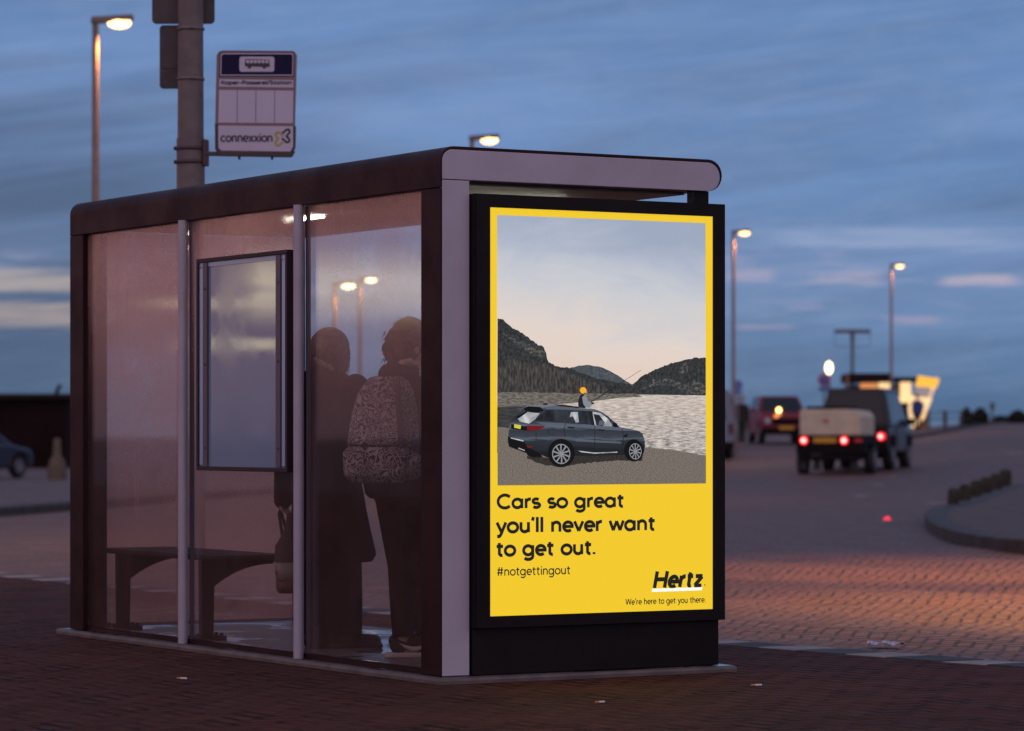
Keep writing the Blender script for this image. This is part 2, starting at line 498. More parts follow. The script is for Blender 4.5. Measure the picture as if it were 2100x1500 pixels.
M['glass_long'] = glass_mat('glass_long', (0.985, 0.945, 0.935), 0.27, (0.95, 0.56, 0.52), 1.3, 1.25, 2.15, 0.115)
M['glass_end'] = glass_mat('glass_end', (0.95, 0.87, 0.86), 0.54, (1.0, 0.66, 0.62), 5.1, 0.3, 1.9, 0.34, 0.0)
M['pavement'] = paving('pavement', ((0.066, 0.024, 0.018), (0.098, 0.032, 0.024), (0.047, 0.022, 0.018)), 0.105, -TH, 0.016, 0.05, 0.78, 1.2, 0.024, (0.002, 0.0012, 0.0012), 0.12, 0.8)
M['road'] = paving('road', ((0.108, 0.060, 0.054), (0.150, 0.082, 0.072), (0.090, 0.056, 0.054)), 0.105, -(TH + R(45)), 0.0105, 0.14, 0.55, 0.45, 0.026, (0.003, 0.0025, 0.0025), 0.4)
M['island_top'] = principled('island_top', (0.075, 0.048, 0.045), 0.75, 0, 0.35, 3, 0.6, 40)
M['ground'] = principled('ground', (0.10, 0.075, 0.07), 0.8, 0, 0.3, 0.2)


def slab_mat():
    mt = bpy.data.materials.new('wet_concrete')
    mt.use_nodes = True
    t = NT(mt.node_tree)
    b = t.n['Principled BSDF']
    oc = t.node('ShaderNodeTexCoord').outputs['Object']
    n = t.noise(oc, 1.9, 4, 0.5, 0.8)
    nrm = t.sep(t.node('ShaderNodeNewGeometry').outputs['Normal'])[2]
    wet = t.m('MULTIPLY', t.smooth(n, 0.50, 0.60), t.smooth(nrm, 0.9, 0.99))
    c = t.mix(t.smooth(t.noise(oc, 9, 5), 0.3, 0.7), (0.115, 0.088, 0.084), (0.07, 0.055, 0.053))
    c = t.mix(wet, c, (0.06, 0.045, 0.045))
    t.put(b.inputs['Base Color'], c)
    t.put(b.inputs['Roughness'], t.m('ADD', 0.07, t.m('MULTIPLY', t.m('SUBTRACT', 1.0, wet), 0.40)))
    bp = t.node('ShaderNodeBump')
    bp.inputs['Distance'].default_value = 0.002
    t.put(bp.inputs['Strength'], t.m('SUBTRACT', 0.55, t.m('MULTIPLY', wet, 0.5)))
    t.l.new(t.noise(oc, 35, 4), bp.inputs['Height'])
    t.l.new(bp.outputs[0], b.inputs['Normal'])
    return mt


M['wet_concrete'] = slab_mat()


def backpack_mat():
    mt = bpy.data.materials.new('backpack_print')
    mt.use_nodes = True
    t = NT(mt.node_tree)
    b = t.n['Principled BSDF']
    b.inputs['Roughness'].default_value = 0.85
    oc = t.node('ShaderNodeTexCoord').outputs['Object']
    v = t.node('ShaderNodeTexVoronoi', feature='DISTANCE_TO_EDGE')
    v.inputs['Scale'].default_value = 27
    wn = t.node('ShaderNodeTexNoise')
    wn.inputs['Scale'].default_value = 14
    t.l.new(oc, wn.inputs['Vector'])
    off = t.node('ShaderNodeVectorMath', operation='MULTIPLY_ADD')
    t.l.new(wn.outputs['Color'], off.inputs[0])
    off.inputs[1].default_value = (0.10, 0.10, 0.10)
    t.l.new(oc, off.inputs[2])
    t.l.new(off.outputs[0], v.inputs['Vector'])
    rings = t.m('ABSOLUTE', t.m('SUBTRACT', t.m('FRACT', t.m('MULTIPLY', v.outputs['Distance'], 3.0)), 0.5))
    f = t.m('MULTIPLY', t.smooth(rings, 0.20, 0.32), t.smooth(t.noise(oc, 9, 3), 0.30, 0.55, 0.35, 1.0))
    t.put(b.inputs['Base Color'], t.mix(f, (0.018, 0.010, 0.011), (0.30, 0.245, 0.26)))
    return mt


M['backpack'] = backpack_mat()


# ------------------------------------------------------------------ mesh building
class MB:
    def __init__(self):
        self.v = []
        self.f = []
        self.mi = []
        self.k = 0
        self.sm = []
        self.smooth = False

    def add(self, vs, fs, T=None):
        o = len(self.v)
        for p in vs:
            p = Vector(p)
            if T is not None:
                p = T @ p
            self.v.append(p)
        for f in fs:
            self.f.append([o + i for i in f])
            self.mi.append(self.k)
            self.sm.append(self.smooth)
        return self

    def box(self, x0, x1, y0, y1, z0, z1, T=None):
        vs = [(x0, y0, z0), (x1, y0, z0), (x1, y1, z0), (x0, y1, z0), (x0, y0, z1), (x1, y0, z1), (x1, y1, z1), (x0, y1, z1)]
        return self.add(vs, [(3, 2, 1, 0), (4, 5, 6, 7), (0, 1, 5, 4), (1, 2, 6, 5), (2, 3, 7, 6), (3, 0, 4, 7)], T)

    def hexa(self, vs, T=None):
        return self.add(vs, [(3, 2, 1, 0), (4, 5, 6, 7), (0, 1, 5, 4), (1, 2, 6, 5), (2, 3, 7, 6), (3, 0, 4, 7)], T)

    def prism(self, poly, axis, a, b, T=None):
        """poly of 2-D points extruded along axis ('x': poly=(y,z), 'y': (x,z), 'z': (x,y)) from a to b"""
        def P(p, h):
            return {'x': (h, p[0], p[1]), 'y': (p[0], h, p[1]), 'z': (p[0], p[1], h)}[axis]
        n = len(poly)
        vs = [P(p, a) for p in poly] + [P(p, b) for p in poly]
        fs = [tuple(range(n))[::-1], tuple(range(n, 2 * n))] + [(i, (i + 1) % n, n + (i + 1) % n, n + i) for i in range(n)]
        return self.add(vs, fs, T)

    def tube(self, pts, r, n=12, T=None, caps=True):
        pts = [Vector(p) for p in pts]
        rs = r if isinstance(r, (list, tuple)) else [r] * len(pts)
        vs, fs = [], []
        up = None
        for i, p in enumerate(pts):
            d = (pts[min(i + 1, len(pts) - 1)] - pts[max(i - 1, 0)]).normalized()
            if up is None:
                up = Vector((0, 0, 1)) if abs(d.z) < 0.9 else Vector((1, 0, 0))
            a = d.cross(up).normalized()
            b = a.cross(d).normalized()
            up = b
            for k in range(n):
                t = 2 * math.pi * k / n
                vs.append(p + (a * math.cos(t) + b * math.sin(t)) * rs[i])
        for i in range(len(pts) - 1):
            for k in range(n):
                fs.append((i * n + k, i * n + (k + 1) % n, (i + 1) * n + (k + 1) % n, (i + 1) * n + k))
        if caps:
            o2 = len(vs)
            vs += vs[:n] + vs[(len(pts) - 1) * n:(len(pts) - 1) * n + n]
            fs.append(tuple(range(o2, o2 + n))[::-1])
            fs.append(tuple(range(o2 + n, o2 + 2 * n)))
        s = self.smooth
        self.smooth = True
        self.add(vs, fs, T)
        self.smooth = s
        return self

    def lathe(self, prof, n=24, T=None):
        """prof: list of (radius, height) about z"""
        vs, fs = [], []
        for r, z in prof:
            for k in range(n):
                t = 2 * math.pi * k / n
                vs.append((r * math.cos(t), r * math.sin(t), z))
        for i in range(len(prof) - 1):
            for k in range(n):
                fs.append((i * n + k, i * n + (k + 1) % n, (i + 1) * n + (k + 1) % n, (i + 1) * n + k))
        o2 = len(vs)
        vs += vs[:n] + vs[(len(prof) - 1) * n:(len(prof) - 1) * n + n]
        fs.append(tuple(range(o2, o2 + n))[::-1])
        fs.append(tuple(range(o2 + n, o2 + 2 * n)))
        s = self.smooth
        self.smooth = True
        self.add(vs, fs, T)
        self.smooth = s
        return self

    def ell(self, c, r, T=None, nu=20, nv=12, rot=None):
        vs, fs = [], []
        c = Vector(c)
        if not isinstance(r, (tuple, list)):
            r = (r, r, r)
        vs.append(Vector((0, 0, -1)))
        for i in range(1, nv):
            ph = -math.pi / 2 + math.pi * i / nv
            for k in range(nu):
                t = 2 * math.pi * k / nu
                vs.append(Vector((math.cos(ph) * math.cos(t), math.cos(ph) * math.sin(t), math.sin(ph))))
        vs.append(Vector((0, 0, 1)))
        for k in range(nu):
            fs.append((0, 1 + (k + 1) % nu, 1 + k))
        for i in range(nv - 2):
            for k in range(nu):
                a, b = 1 + i * nu, 1 + (i + 1) * nu
                fs.append((a + k, a + (k + 1) % nu, b + (k + 1) % nu, b + k))
        a = 1 + (nv - 2) * nu
        for k in range(nu):
            fs.append((a + k, a + (k + 1) % nu, len(vs) - 1))
        out = []
        for p in vs:
            p = Vector((p.x * r[0], p.y * r[1], p.z * r[2]))
            if rot is not None:
                p = rot @ p
            out.append(p + c)
        s = self.smooth
        self.smooth = True
        self.add(out, fs, T)
        self.smooth = s
        return self

    def caps(self, a, ra, b, rb, n=16):
        """tapered capsule"""
        a, b = Vector(a), Vector(b)
        L = (b - a).length
        d = (b - a) / L
        pts, rs = [], []
        for i in range(6):
            t = math.pi / 2 * i / 5
            pts.append(a - d * ra * math.cos(t)); rs.append(max(ra * math.sin(t), 1e-4))
        for i in range(6):
            t = math.pi / 2 * i / 5
            pts.append(b + d * rb * math.sin(t)); rs.append(max(rb * math.cos(t), 1e-4))
        return self.tube(pts, rs, n)

    def loft(self, rings, n=32, T=None):
        """rings: (centre x, centre y, z, rx, ry, rotation[, power])"""
        vs, fs = [], []
        for rg in rings:
            cx, cy, z, rx, ry, ro = rg[:6]
            pw = rg[6] if len(rg) > 6 else 1.0
            for k in range(n):
                t = 2 * math.pi * k / n
                c, s = math.cos(t), math.sin(t)
                x = rx * math.copysign(abs(c) ** pw, c)
                y = ry * math.copysign(abs(s) ** pw, s)
                vs.append((cx + x * math.cos(ro) - y * math.sin(ro), cy + x * math.sin(ro) + y * math.cos(ro), z))
        for i in range(len(rings) - 1):
            for k in range(n):
                fs.append((i * n + k, i * n + (k + 1) % n, (i + 1) * n + (k + 1) % n, (i + 1) * n + k))
        fs.append(tuple(range(n))[::-1])
        fs.append(tuple((len(rings) - 1) * n + k for k in range(n)))
        s = self.smooth
        self.smooth = True
        self.add(vs, fs, T)
        self.smooth = s
        return self

    def build(self, name, mats, parent=None, bevel=0.0, seg=2, remesh=0.0, relax=0):
        me = bpy.data.meshes.new(name)
        me.from_pydata([tuple(p) for p in self.v], [], self.f)
        if not isinstance(mats, (list, tuple)):
            mats = [mats]
        for m_ in mats:
            me.materials.append(m_)
        for i, p in enumerate(me.polygons):
            p.material_index = self.mi[i]
            p.use_smooth = self.sm[i]
        me.update()
        bm = bmesh.new()
        bm.from_mesh(me)
        bmesh.ops.recalc_face_normals(bm, faces=bm.faces)
        bm.to_mesh(me)
        bm.free()
        o = bpy.data.objects.new(name, me)
        COL.objects.link(o)
        if parent is not None:
            o.parent = parent
        if remesh > 0:
            bm = bmesh.new()
            bm.from_mesh(me)
            bmesh.ops.remove_doubles(bm, verts=bm.verts, dist=1e-6)
            bmesh.ops.recalc_face_normals(bm, faces=bm.faces)
            bm.to_mesh(me)
            bm.free()
            md = o.modifiers.new("remesh", 'REMESH')
            md.mode = 'VOXEL'
            md.voxel_size = remesh
            md.use_smooth_shade = True
            if relax:
                ms = o.modifiers.new("smooth", 'SMOOTH')
                ms.iterations = relax
                ms.factor = 0.5
            dg = bpy.context.evaluated_depsgraph_get()
            nm = bpy.data.meshes.new_from_object(o.evaluated_get(dg))
            o.modifiers.clear()
            o.data = nm
            if not len(nm.materials):
                nm.materials.append(mats[0])
            for p in nm.polygons:
                p.use_smooth = True
        elif bevel > 0:
            md = o.modifiers.new("bevel", 'BEVEL')
            md.width = bevel
            md.segments = seg
            md.limit_method = 'ANGLE'
            md.angle_limit = R(40)
            md.harden_normals = False
        return o


def tag(o, label, cat, group=None, kind=None):
    o['label'] = label
    o['category'] = cat
    if group:
        o['group'] = group
    if kind:
        o['kind'] = kind
    return o


def empty(name, loc, rz=0.0):
    o = bpy.data.objects.new(name, None)
    COL.objects.link(o)
    o.location = loc
    o.rotation_euler = (0, 0, rz)
    o.empty_display_size = 0.2
    return o


def structure(o):
    o['kind'] = 'structure'
    return o


def copy_tree(o, parent=None):
    c = o.copy()
    COL.objects.link(c)
    if parent is not None:
        c.parent = parent
    for ch in list(o.children):
        copy_tree(ch, c)
    return c


def arc(cx, cy, rx, ry, a0, a1, n=14):
    return [(cx + rx * math.cos(R(a0 + (a1 - a0) * i / n)), cy + ry * math.sin(R(a0 + (a1 - a0) * i / n))) for i in range(n + 1)]


_b, _t, _T, _A, _D = 0.04, 0.46, 0.66, 0.69, -0.17
_S = arc(0.195, 0.353, 0.135, 0.107, 38, 245, 12) + arc(0.200, 0.147, 0.150, 0.107, 62, -145, 12)
GLYPH = {                                     # advance, pen strokes
    'o': (0.50, [arc(0.25, 0.25, 0.20, 0.21, 0, 360, 28)]),
    'a': (0.53, [arc(0.24, 0.25, 0.19, 0.21, 0, 360, 28), [(0.435, _t + 0.03), (0.435, _b - 0.03)]]),
    'e': (0.48, [[(0.065, 0.25), (0.43, 0.25)] + arc(0.245, 0.25, 0.187, 0.21, 6, 312, 22)]),
    'g': (0.53, [arc(0.24, 0.25, 0.19, 0.21, 0, 360, 28), [(0.435, _t + 0.03), (0.435, -0.02)] + arc(0.25, -0.03, 0.185, 0.145, 0, -150, 12)]),
    'r': (0.32, [[(0.085, _t + 0.03), (0.085, _b - 0.03)], arc(0.265, 0.28, 0.18, 0.18, 178, 82, 10)]),
    's': (0.40, [_S]),
    't': (0.34, [[(0.145, 0.62), (0.145, 0.15)] + arc(0.245, 0.14, 0.10, 0.10, 180, 288, 10), [(0.03, _t), (0.30, _t)]]),
    'y': (0.45, [[(0.04, _t + 0.03), (0.225, _b + 0.01)], [(0.41, _t + 0.03), (0.20, -0.08), (0.15, -0.155), (0.05, -0.17)]]),
    'u': (0.50, [[(0.085, _t + 0.03), (0.085, 0.2)] + arc(0.24, 0.2, 0.155, 0.16, 180, 360, 14) + [(0.395, _t + 0.03)], [(0.40, 0.25), (0.40, _b - 0.03)]]),
    'n': (0.49, [[(0.085, _t + 0.03), (0.085, _b - 0.03)], arc(0.24, 0.30, 0.155, 0.16, 180, 0, 14) + [(0.395, _b - 0.03)]]),
    'h': (0.49, [[(0.085, _A + 0.03), (0.085, _b - 0.03)], arc(0.24, 0.30, 0.155, 0.16, 180, 0, 14) + [(0.395, _b - 0.03)]]),
    'l': (0.19, [[(0.095, _A + 0.03), (0.095, _b - 0.03)]]),
    'i': (0.19, [[(0.095, _t + 0.03), (0.095, _b - 0.03)], [(0.095, 0.59), (0.095, 0.68)]]),
    '\u2019': (0.17, [[(0.105, 0.72), (0.06, 0.55)]]),
    'v': (0.44, [[(0.04, _t + 0.03), (0.22, _b - 0.01), (0.40, _t + 0.03)]]),
    'w': (0.66, [[(0.04, _t + 0.03), (0.185, _b - 0.01), (0.33, _t + 0.01), (0.475, _b - 0.01), (0.62, _t + 0.03)]]),
    '.': (0.17, [[(0.085, 0.0), (0.085, 0.10)]]),
    'C': (0.64, [arc(0.355, 0.35, 0.29, 0.315, 44, 316, 24)]),
    '#': (0.58, [[(0.20, 0.68), (0.13, 0.02)], [(0.42, 0.68), (0.35, 0.02)], [(0.06, 0.46), (0.53, 0.46)], [(0.03, 0.24), (0.50, 0.24)]]),
    'W': (0.84, [[(0.04, 0.70), (0.22, 0.03), (0.42, 0.68), (0.62, 0.03), (0.80, 0.70)]]),
    'K': (0.56, [[(0.10, 0.70), (0.10, 0.0)], [(0.49, 0.69), (0.12, 0.30)], [(0.22, 0.40), (0.52, 0.01)]]),
    'P': (0.54, [[(0.10, 0.70), (0.10, 0.0)], [(0.10, 0.655), (0.30, 0.655)] + arc(0.30, 0.495, 0.17, 0.16, 90, -90, 12) + [(0.10, 0.335)]]),
    'S': (0.52, [[(x * 1.28, y * 1.41) for x, y in _S]]),
    'p': (0.53, [arc(0.28, 0.25, 0.19, 0.21, 0, 360, 28), [(0.085, _t + 0.03), (0.085, -0.2)]]),
    '-': (0.32, [[(0.05, 0.25), (0.27, 0.25)]]),
    '/': (0.32, [[(0.03, -0.06), (0.29, 0.74)]]),
    'c': (0.45, [arc(0.25, 0.25, 0.195, 0.21, 48, 312, 20)]),
    'x': (0.45, [[(0.05, _t + 0.03), (0.40, _b - 0.03)], [(0.40, _t + 0.03), (0.05, _b - 0.03)]]),
    'H': (0.68, [[(0.10, 0.70), (0.10, 0.0)], [(0.58, 0.70), (0.58, 0.0)], [(0.10, 0.36), (0.58, 0.36)]]),
    'z': (0.46, [[(0.05, _t - 0.005), (0.385, _t - 0.005)], [(0.37, _t - 0.02), (0.08, _b + 0.02)], [(0.06, _b + 0.005), (0.41, _b + 0.005)]]),
    ' ': (0.27, []),
}


def put_text(mb, st, x0, x1, zb, em, fn, sw=0.09, shear=0.0, gap=0.0):
    """lettering drawn with a round pen from x0 to x1 on baseline zb; em = height of one unit; fn(x, z, n) -> 3-D point"""
    adv = sum(GLYPH[c][0] + gap for c in st) - 0.08
    k = (x1 - x0) / (adv * em)                # width correction
    pen, cnt = -0.04, 0
    for c in st:
        a, strokes_ = GLYPH[c]
        strokes = []
        for pts in strokes_:
            cur = [pts[0]]
            for i in range(1, len(pts)):
                cur.append(pts[i])
                if i < len(pts) - 1:
                    ax_, ay_ = pts[i][0] - pts[i - 1][0], pts[i][1] - pts[i - 1][1]
                    bx_, by_ = pts[i + 1][0] - pts[i][0], pts[i + 1][1] - pts[i][1]
                    la_, lb_ = math.hypot(ax_, ay_), math.hypot(bx_, by_)
                    if la_ > 0.08 and lb_ > 0.08 and (ax_ * bx_ + ay_ * by_) / (la_ * lb_) < 0.3:
                        strokes.append(cur)
                        cur = [pts[i]]
            strokes.append(cur)
        for pts in strokes:
            pts = [p_ for i, p_ in enumerate(pts) if i == 0 or math.hypot(p_[0] - pts[i - 1][0], p_[1] - pts[i - 1][1]) > 1e-4]
            pts = [(p_[0] + pen + shear * p_[1], p_[1]) for p_ in pts]
            closed = abs(pts[0][0] - pts[-1][0]) < 1e-6 and abs(pts[0][1] - pts[-1][1]) < 1e-6 and len(pts) > 3
            q_ = [(x * k, y) for x, y in pts]
            n_ = len(q_)
            vs = []
            for i in range(n_):
                pa = q_[i - 1] if i > 0 else (q_[-2] if closed else None)
                pc = q_[i + 1] if i < n_ - 1 else (q_[1] if closed else None)
                dirs = []
                for (u, v_) in ((pa, q_[i]), (q_[i], pc)):
                    if u is None or v_ is None:
                        continue
                    L_ = math.hypot(v_[0] - u[0], v_[1] - u[1]) or 1e-9
                    dirs.append(((v_[0] - u[0]) / L_, (v_[1] - u[1]) / L_))
                tx_, ty_ = sum(d[0] for d in dirs), sum(d[1] for d in dirs)
                L_ = math.hypot(tx_, ty_) or 1e-9
                tx_, ty_ = tx_ / L_, ty_ / L_
                m_ = 1.0 / max(0.78, tx_ * dirs[0][0] + ty_ * dirs[0][1])
                hx_, hy_ = -ty_ * sw / 2 * m_, tx_ * sw / 2 * m_
                vs.append((q_[i][0] + hx_, q_[i][1] + hy_))
                vs.append((q_[i][0] - hx_, q_[i][1] - hy_))
            cnt += 1
            mb.add([fn(x0 + x * em, zb + y * em, cnt) for x, y in vs], [(2 * i, 2 * i + 1, 2 * i + 3, 2 * i + 2) for i in range(n_ - 1)])
        pen += a + gap


def rounded(x0, x1, z0, z1, r, n=6, corners=(1, 1, 1, 1)):
    """rounded rectangle outline; corners: bottom-left, bottom-right, top-right, top-left"""
    out = []
    for (cx, cz, a0, on) in ((x0, z0, 180, corners[0]), (x1, z0, 270, corners[1]), (x1, z1, 0, corners[2]), (x0, z1, 90, corners[3])):
        if not on:
            out.append((cx, cz))
            continue
        ox = cx + (r if cx == x0 else -r)
        oz = cz + (r if cz == z0 else -r)
        for i in range(n + 1):
            t = R(a0 + 90 * i / n)
            out.append((ox + r * math.cos(t), oz + r * math.sin(t)))
    return out


# ------------------------------------------------------------------ shelter frame of reference
X0, Y0 = -0.3273, 14.947                      # near outer corner of the shelter, on its slab (z = 0)
EW = Vector((math.cos(TH), math.sin(TH), 0))  # along the short side, towards the road
ES = Vector((-math.sin(TH), math.cos(TH), 0)) # along the long side, away from the camera
H, LEN, WID = 2.45, 4.326, 1.569
PAVE, ROADZ = -0.030, -0.12


def loc(wv_, s, z=0.0):
    return Vector((X0, Y0, 0)) + EW * wv_ + ES * s + Vector((0, 0, z))


def on_end(px, py, s):
    """point (w, z) where the sight line of a photo pixel meets the plane s = const of the shelter"""
    d = Vector(((px - 1050) / F, 1.0, -(py - HY) / F))
    o = Vector((0, 0, CZ))
    k = (ES.dot(Vector((X0, Y0, 0))) + s - ES.dot(o)) / ES.dot(d)
    p = o + d * k - Vector((X0, Y0, 0))
    return EW.dot(p), p.z


def on_long(px, py, wq):
    d = Vector(((px - 1050) / F, 1.0, -(py - HY) / F))
    o = Vector((0, 0, CZ))
    k = (EW.dot(Vector((X0, Y0, 0))) + wq - EW.dot(o)) / EW.dot(d)
    p = o + d * k - Vector((X0, Y0, 0))
    return ES.dot(p), p.z


def wx(px, Y):
    return (px - 1050) / F * Y


def wz(py, Y):
    return CZ - (py - HY) / F * Y


def sst(x, a, b):
    t = min(1, max(0, (x - a) / (b - a)))
    return t * t * (3 - 2 * t)


def lerp_tab(x, tab):
    if x <= tab[0][0]:
        return tab[0][1]
    for (a, va), (b, vb) in zip(tab, tab[1:]):
        if x <= b:
            return va + (vb - va) * (x - a) / (b - a)
    return tab[-1][1]


def road_z(x, y):
    a = x / max(y, 1)
    z = lerp_tab(y, [(0, 0), (62, 0), (75, 0.13), (82, 0.25), (88, 0.36), (104, 0.70), (116, 0.94), (150, 1.42), (200, 1.6), (260, 1.7)]) * sst(a, 0.02, 0.06)
    z += sst(a, 0.115, 0.155) * lerp_tab(y, [(60, 0), (130, 0.30), (200, 0.5)])
    # ruts worn into the brick road near the stop
    u = (Vector((x, y, 0)) - Vector((X0, Y0, 0)))
    wq, sq = u.dot(EW), u.dot(ES)
    if y < 45:
        k = sst(y, 45, 30) if False else (1 - sst(y, 26, 44))
        z += k * (0.022 * math.sin(wq * 2.6 + 0.5 * math.sin(sq * 0.5)) * sst(wq, 3.2, 4.2) + 0.010 * math.sin(wq * 6.1 + sq * 0.8) * sst(wq, 3.3, 4.2))
    return ROADZ + z


# ------------------------------------------------------------------ setting
g = MB()
g.add([(-900, -60, -0.32), (900, -60, -0.32), (900, 2200, -0.32), (-900, 2200, -0.32)], [(0, 1, 2, 3)])
structure(g.build('ground', M['ground']))

rb = MB()
rb.smooth = True
ys = [11 + 0.35 * i for i in range(100)] + [46 + 1.2 * i for i in range(60)] + [118 + 5 * i for i in range(32)]
nx = 121
grid = []
for y in ys:
    for i in range(nx):
        t = -1 + 2 * i / (nx - 1)
        x = y * 0.30 * t + (3.0 * t)
        grid.append((x, y, road_z(x, y)))
fs = []
for j in range(len(ys) - 1):
    for i in range(nx - 1):
        fs.append((j * nx + i, j * nx + i + 1, (j + 1) * nx + i + 1, (j + 1) * nx + i))
rb.add(grid, fs)
structure(rb.build('road', M['road']))

def kerb_w(sq):
    """outer edge of the pavement, measured from the back of the shelter: it swings out towards the camera"""
    e = 0.16 * math.exp(-(max(sq, -0.5) - 2.05) / 2.5)
    if sq < -0.5:
        e += 0.17 * (-0.5 - sq)
    return 2.80 + e


KT = 0.30                                     # width of the edge tiles
p = MB()
sq = -12.0
edge = []
while sq < 60:
    edge.append((kerb_w(sq) - KT, sq))
    sq += 0.6
out = [loc(-22, -12, PAVE)] + [loc(a, b, PAVE) for a, b in edge] + [loc(-22, edge[-1][1], PAVE)]
nE = len(edge)
for i in range(nE - 1):
    (a, b), (c, d) = edge[i], edge[i + 1]
    p.add([loc(-22, b, PAVE), loc(a, b, PAVE), loc(c, d, PAVE), loc(-22, d, PAVE)], [(0, 1, 2, 3)])
structure(p.build('pavement', M['pavement']))
k = MB()
sq = -10.0
while sq < 45:
    for ln, mi in ((0.30, 0), (0.39, 1)):
        k.k = mi
        a = PAVE + 0.004 + random.uniform(-0.003, 0.003)
        s0_, s1_ = sq + 0.004, sq + ln - 0.004
        w0_, w1_ = kerb_w(s0_), kerb_w(s1_)
        vs = [loc(w0_ - KT + 0.004, s0_, -0.3), loc(w0_, s0_, -0.3), loc(w1_, s1_, -0.3), loc(w1_ - KT + 0.004, s1_, -0.3)]
        k.hexa(vs + [v + Vector((0, 0, a + 0.3)) for v in vs])
        sq += ln
structure(k.build('kerb', [M['kerb_white'], M['kerb_dark']], bevel=0.008))
# dark gutter joint where the road meets the edge tiles
k = MB()
sq = -10.0
while sq < 45:
    k.add([loc(kerb_w(sq) - 0.01, sq, ROADZ + 0.034), loc(kerb_w(sq) + 0.07, sq, ROADZ + 0.034), loc(kerb_w(sq + 0.6) + 0.07, sq + 0.6, ROADZ + 0.034), loc(kerb_w(sq + 0.6) - 0.01, sq + 0.6, ROADZ + 0.034)], [(0, 1, 2, 3)])
    sq += 0.6
structure(k.build('gutter', M['rubber']))

# slab under the shelter
sl = MB()
sl.prism([(-0.045, -0.07), (1.615, -0.07), (1.615, LEN + 0.11), (-0.045, LEN + 0.11)], 'z', -0.09, 0.0)
so = sl.build('slab_pavement', M['wet_concrete'], bevel=0.015)
so.location = (X0, Y0, 0)
so.rotation_euler = (0, 0, TH)
structure(so)

# traffic island on the right
isl_top = [(1897, 1050), (1899, 1060), (1907, 1069), (1930, 1080), (1965, 1090), (2010, 1098), (2060, 1104), (2120, 1108), (2250, 1112)]
isl_back = [(2250, 965), (2120, 975), (2062, 998), (2040, 1005), (2020, 1012), (1998, 1020), (1975, 1028), (1952, 1034), (1925, 1037), (1908, 1042)]
ring = []
ZT = 0.03


def ground_pt(px, py, z):
    Y = (CZ - z) * F / (py - HY)
    return Vector((wx(px, Y), Y, z))


ring = [ground_pt(a, b, ZT) for a, b in isl_top + isl_back]
n = len(ring)
cen = sum(ring, Vector()) / n
inner = []
for i in range(n):
    pa, pb, pc = ring[i - 1], ring[i], ring[(i + 1) % n]
    d = (pc - pa).normalized()
    nrm = Vector((-d.y, d.x, 0))
    if nrm.dot(cen - pb) < 0:
        nrm = -nrm
    inner.append(pb + nrm * 0.28)
kb = MB()
for i in range(n):
    j = (i + 1) % n
    a0, a1 = ring[i], ring[j]
    b0, b1 = inner[i], inner[j]
    dn = Vector((0, 0, -0.4))
    kb.add([a0, a1, b1, b0, a0 + dn, a1 + dn, b1 + dn, b0 + dn], [(0, 1, 2, 3), (4, 5, 1, 0), (7, 6, 2, 3)])
structure(kb.build('kerb', M['kerb_dark'], bevel=0.02))
it = MB()
it.add([q + Vector((0, 0, -0.015)) for q in inner], [tuple(range(n))])
structure(it.build('traffic_island', M['island_top']))

# kerb across the road on the left, low rise behind it
lk = MB()
for (pa, pb) in (((-260, 1060), (150, 1030)),):
    A, B = ground_pt(pa[0], pa[1], 0.02), ground_pt(pb[0], pb[1], 0.02)
    d = (B - A).normalized()
    nr = Vector((-d.y, d.x, 0))
    B2 = B + d * 22
    dn = Vector((0, 0, -0.4))
    lk.hexa([A + dn, B2 + dn, B2 + nr * 0.5 + dn, A + nr * 0.5 + dn, A, B2, B2 + nr * 0.5, A + nr * 0.5])
structure(lk.build('kerb', M['kerb_dark'], bevel=0.02))
# dark edge of the sea front on the right
ek = MB()
for (x_, y_), (x2_, y2_) in zip([(1830, 118), (1900, 128), (1990, 142), (2080, 158)], [(1900, 128), (1990, 142), (2080, 158), (2250, 180)]):
    A = Vector((wx(x_, y_), y_, 0)); A.z = road_z(A.x, A.y)
    B = Vector((wx(x2_, y2_), y2_, 0)); B.z = road_z(B.x, B.y)
    up, dn, bk = Vector((0, 0, 0.10)), Vector((0, 0, -0.5)), Vector((0, 2.5, 0))
    ek.hexa([A + dn, B + dn, B + bk + dn, A + bk + dn, A + up, B + up, B + bk + up, A + bk + up])
structure(ek.build('kerb', M['kerb_dark']))
# worn paint dashes
pd = MB()
for px, py, wpx in ((1765, 1018, 26), (1800, 1003, 24), (1958, 969, 30), (2080, 976, 40), (1830, 994, 16), (1920, 1031, 34)):
    A = ground_pt(px, py, ROADZ + 0.02)
    for q in range(3):
        A.z = road_z(A.x, A.y) + 0.004
    hw = wpx / F * A.y / 2
    pd.add([(A.x - hw, A.y - 0.35, road_z(A.x - hw, A.y - 0.35) + 0.006), (A.x + hw, A.y - 0.35, road_z(A.x + hw, A.y - 0.35) + 0.006),
            (A.x + hw * 1.05, A.y + 0.35, road_z(A.x + hw, A.y + 0.35) + 0.006), (A.x - hw * 0.95, A.y + 0.35, road_z(A.x - hw, A.y + 0.35) + 0.006)], [(0, 1, 2, 3)])
structure(pd.build('road_marking', M['paint_worn']))

# ------------------------------------------------------------------ bus shelter
sh = empty('bus_shelter', (X0, Y0, 0), TH)
tag(sh, 'dark framed bus shelter with misted glass walls and lilac end panel', 'bus shelter')


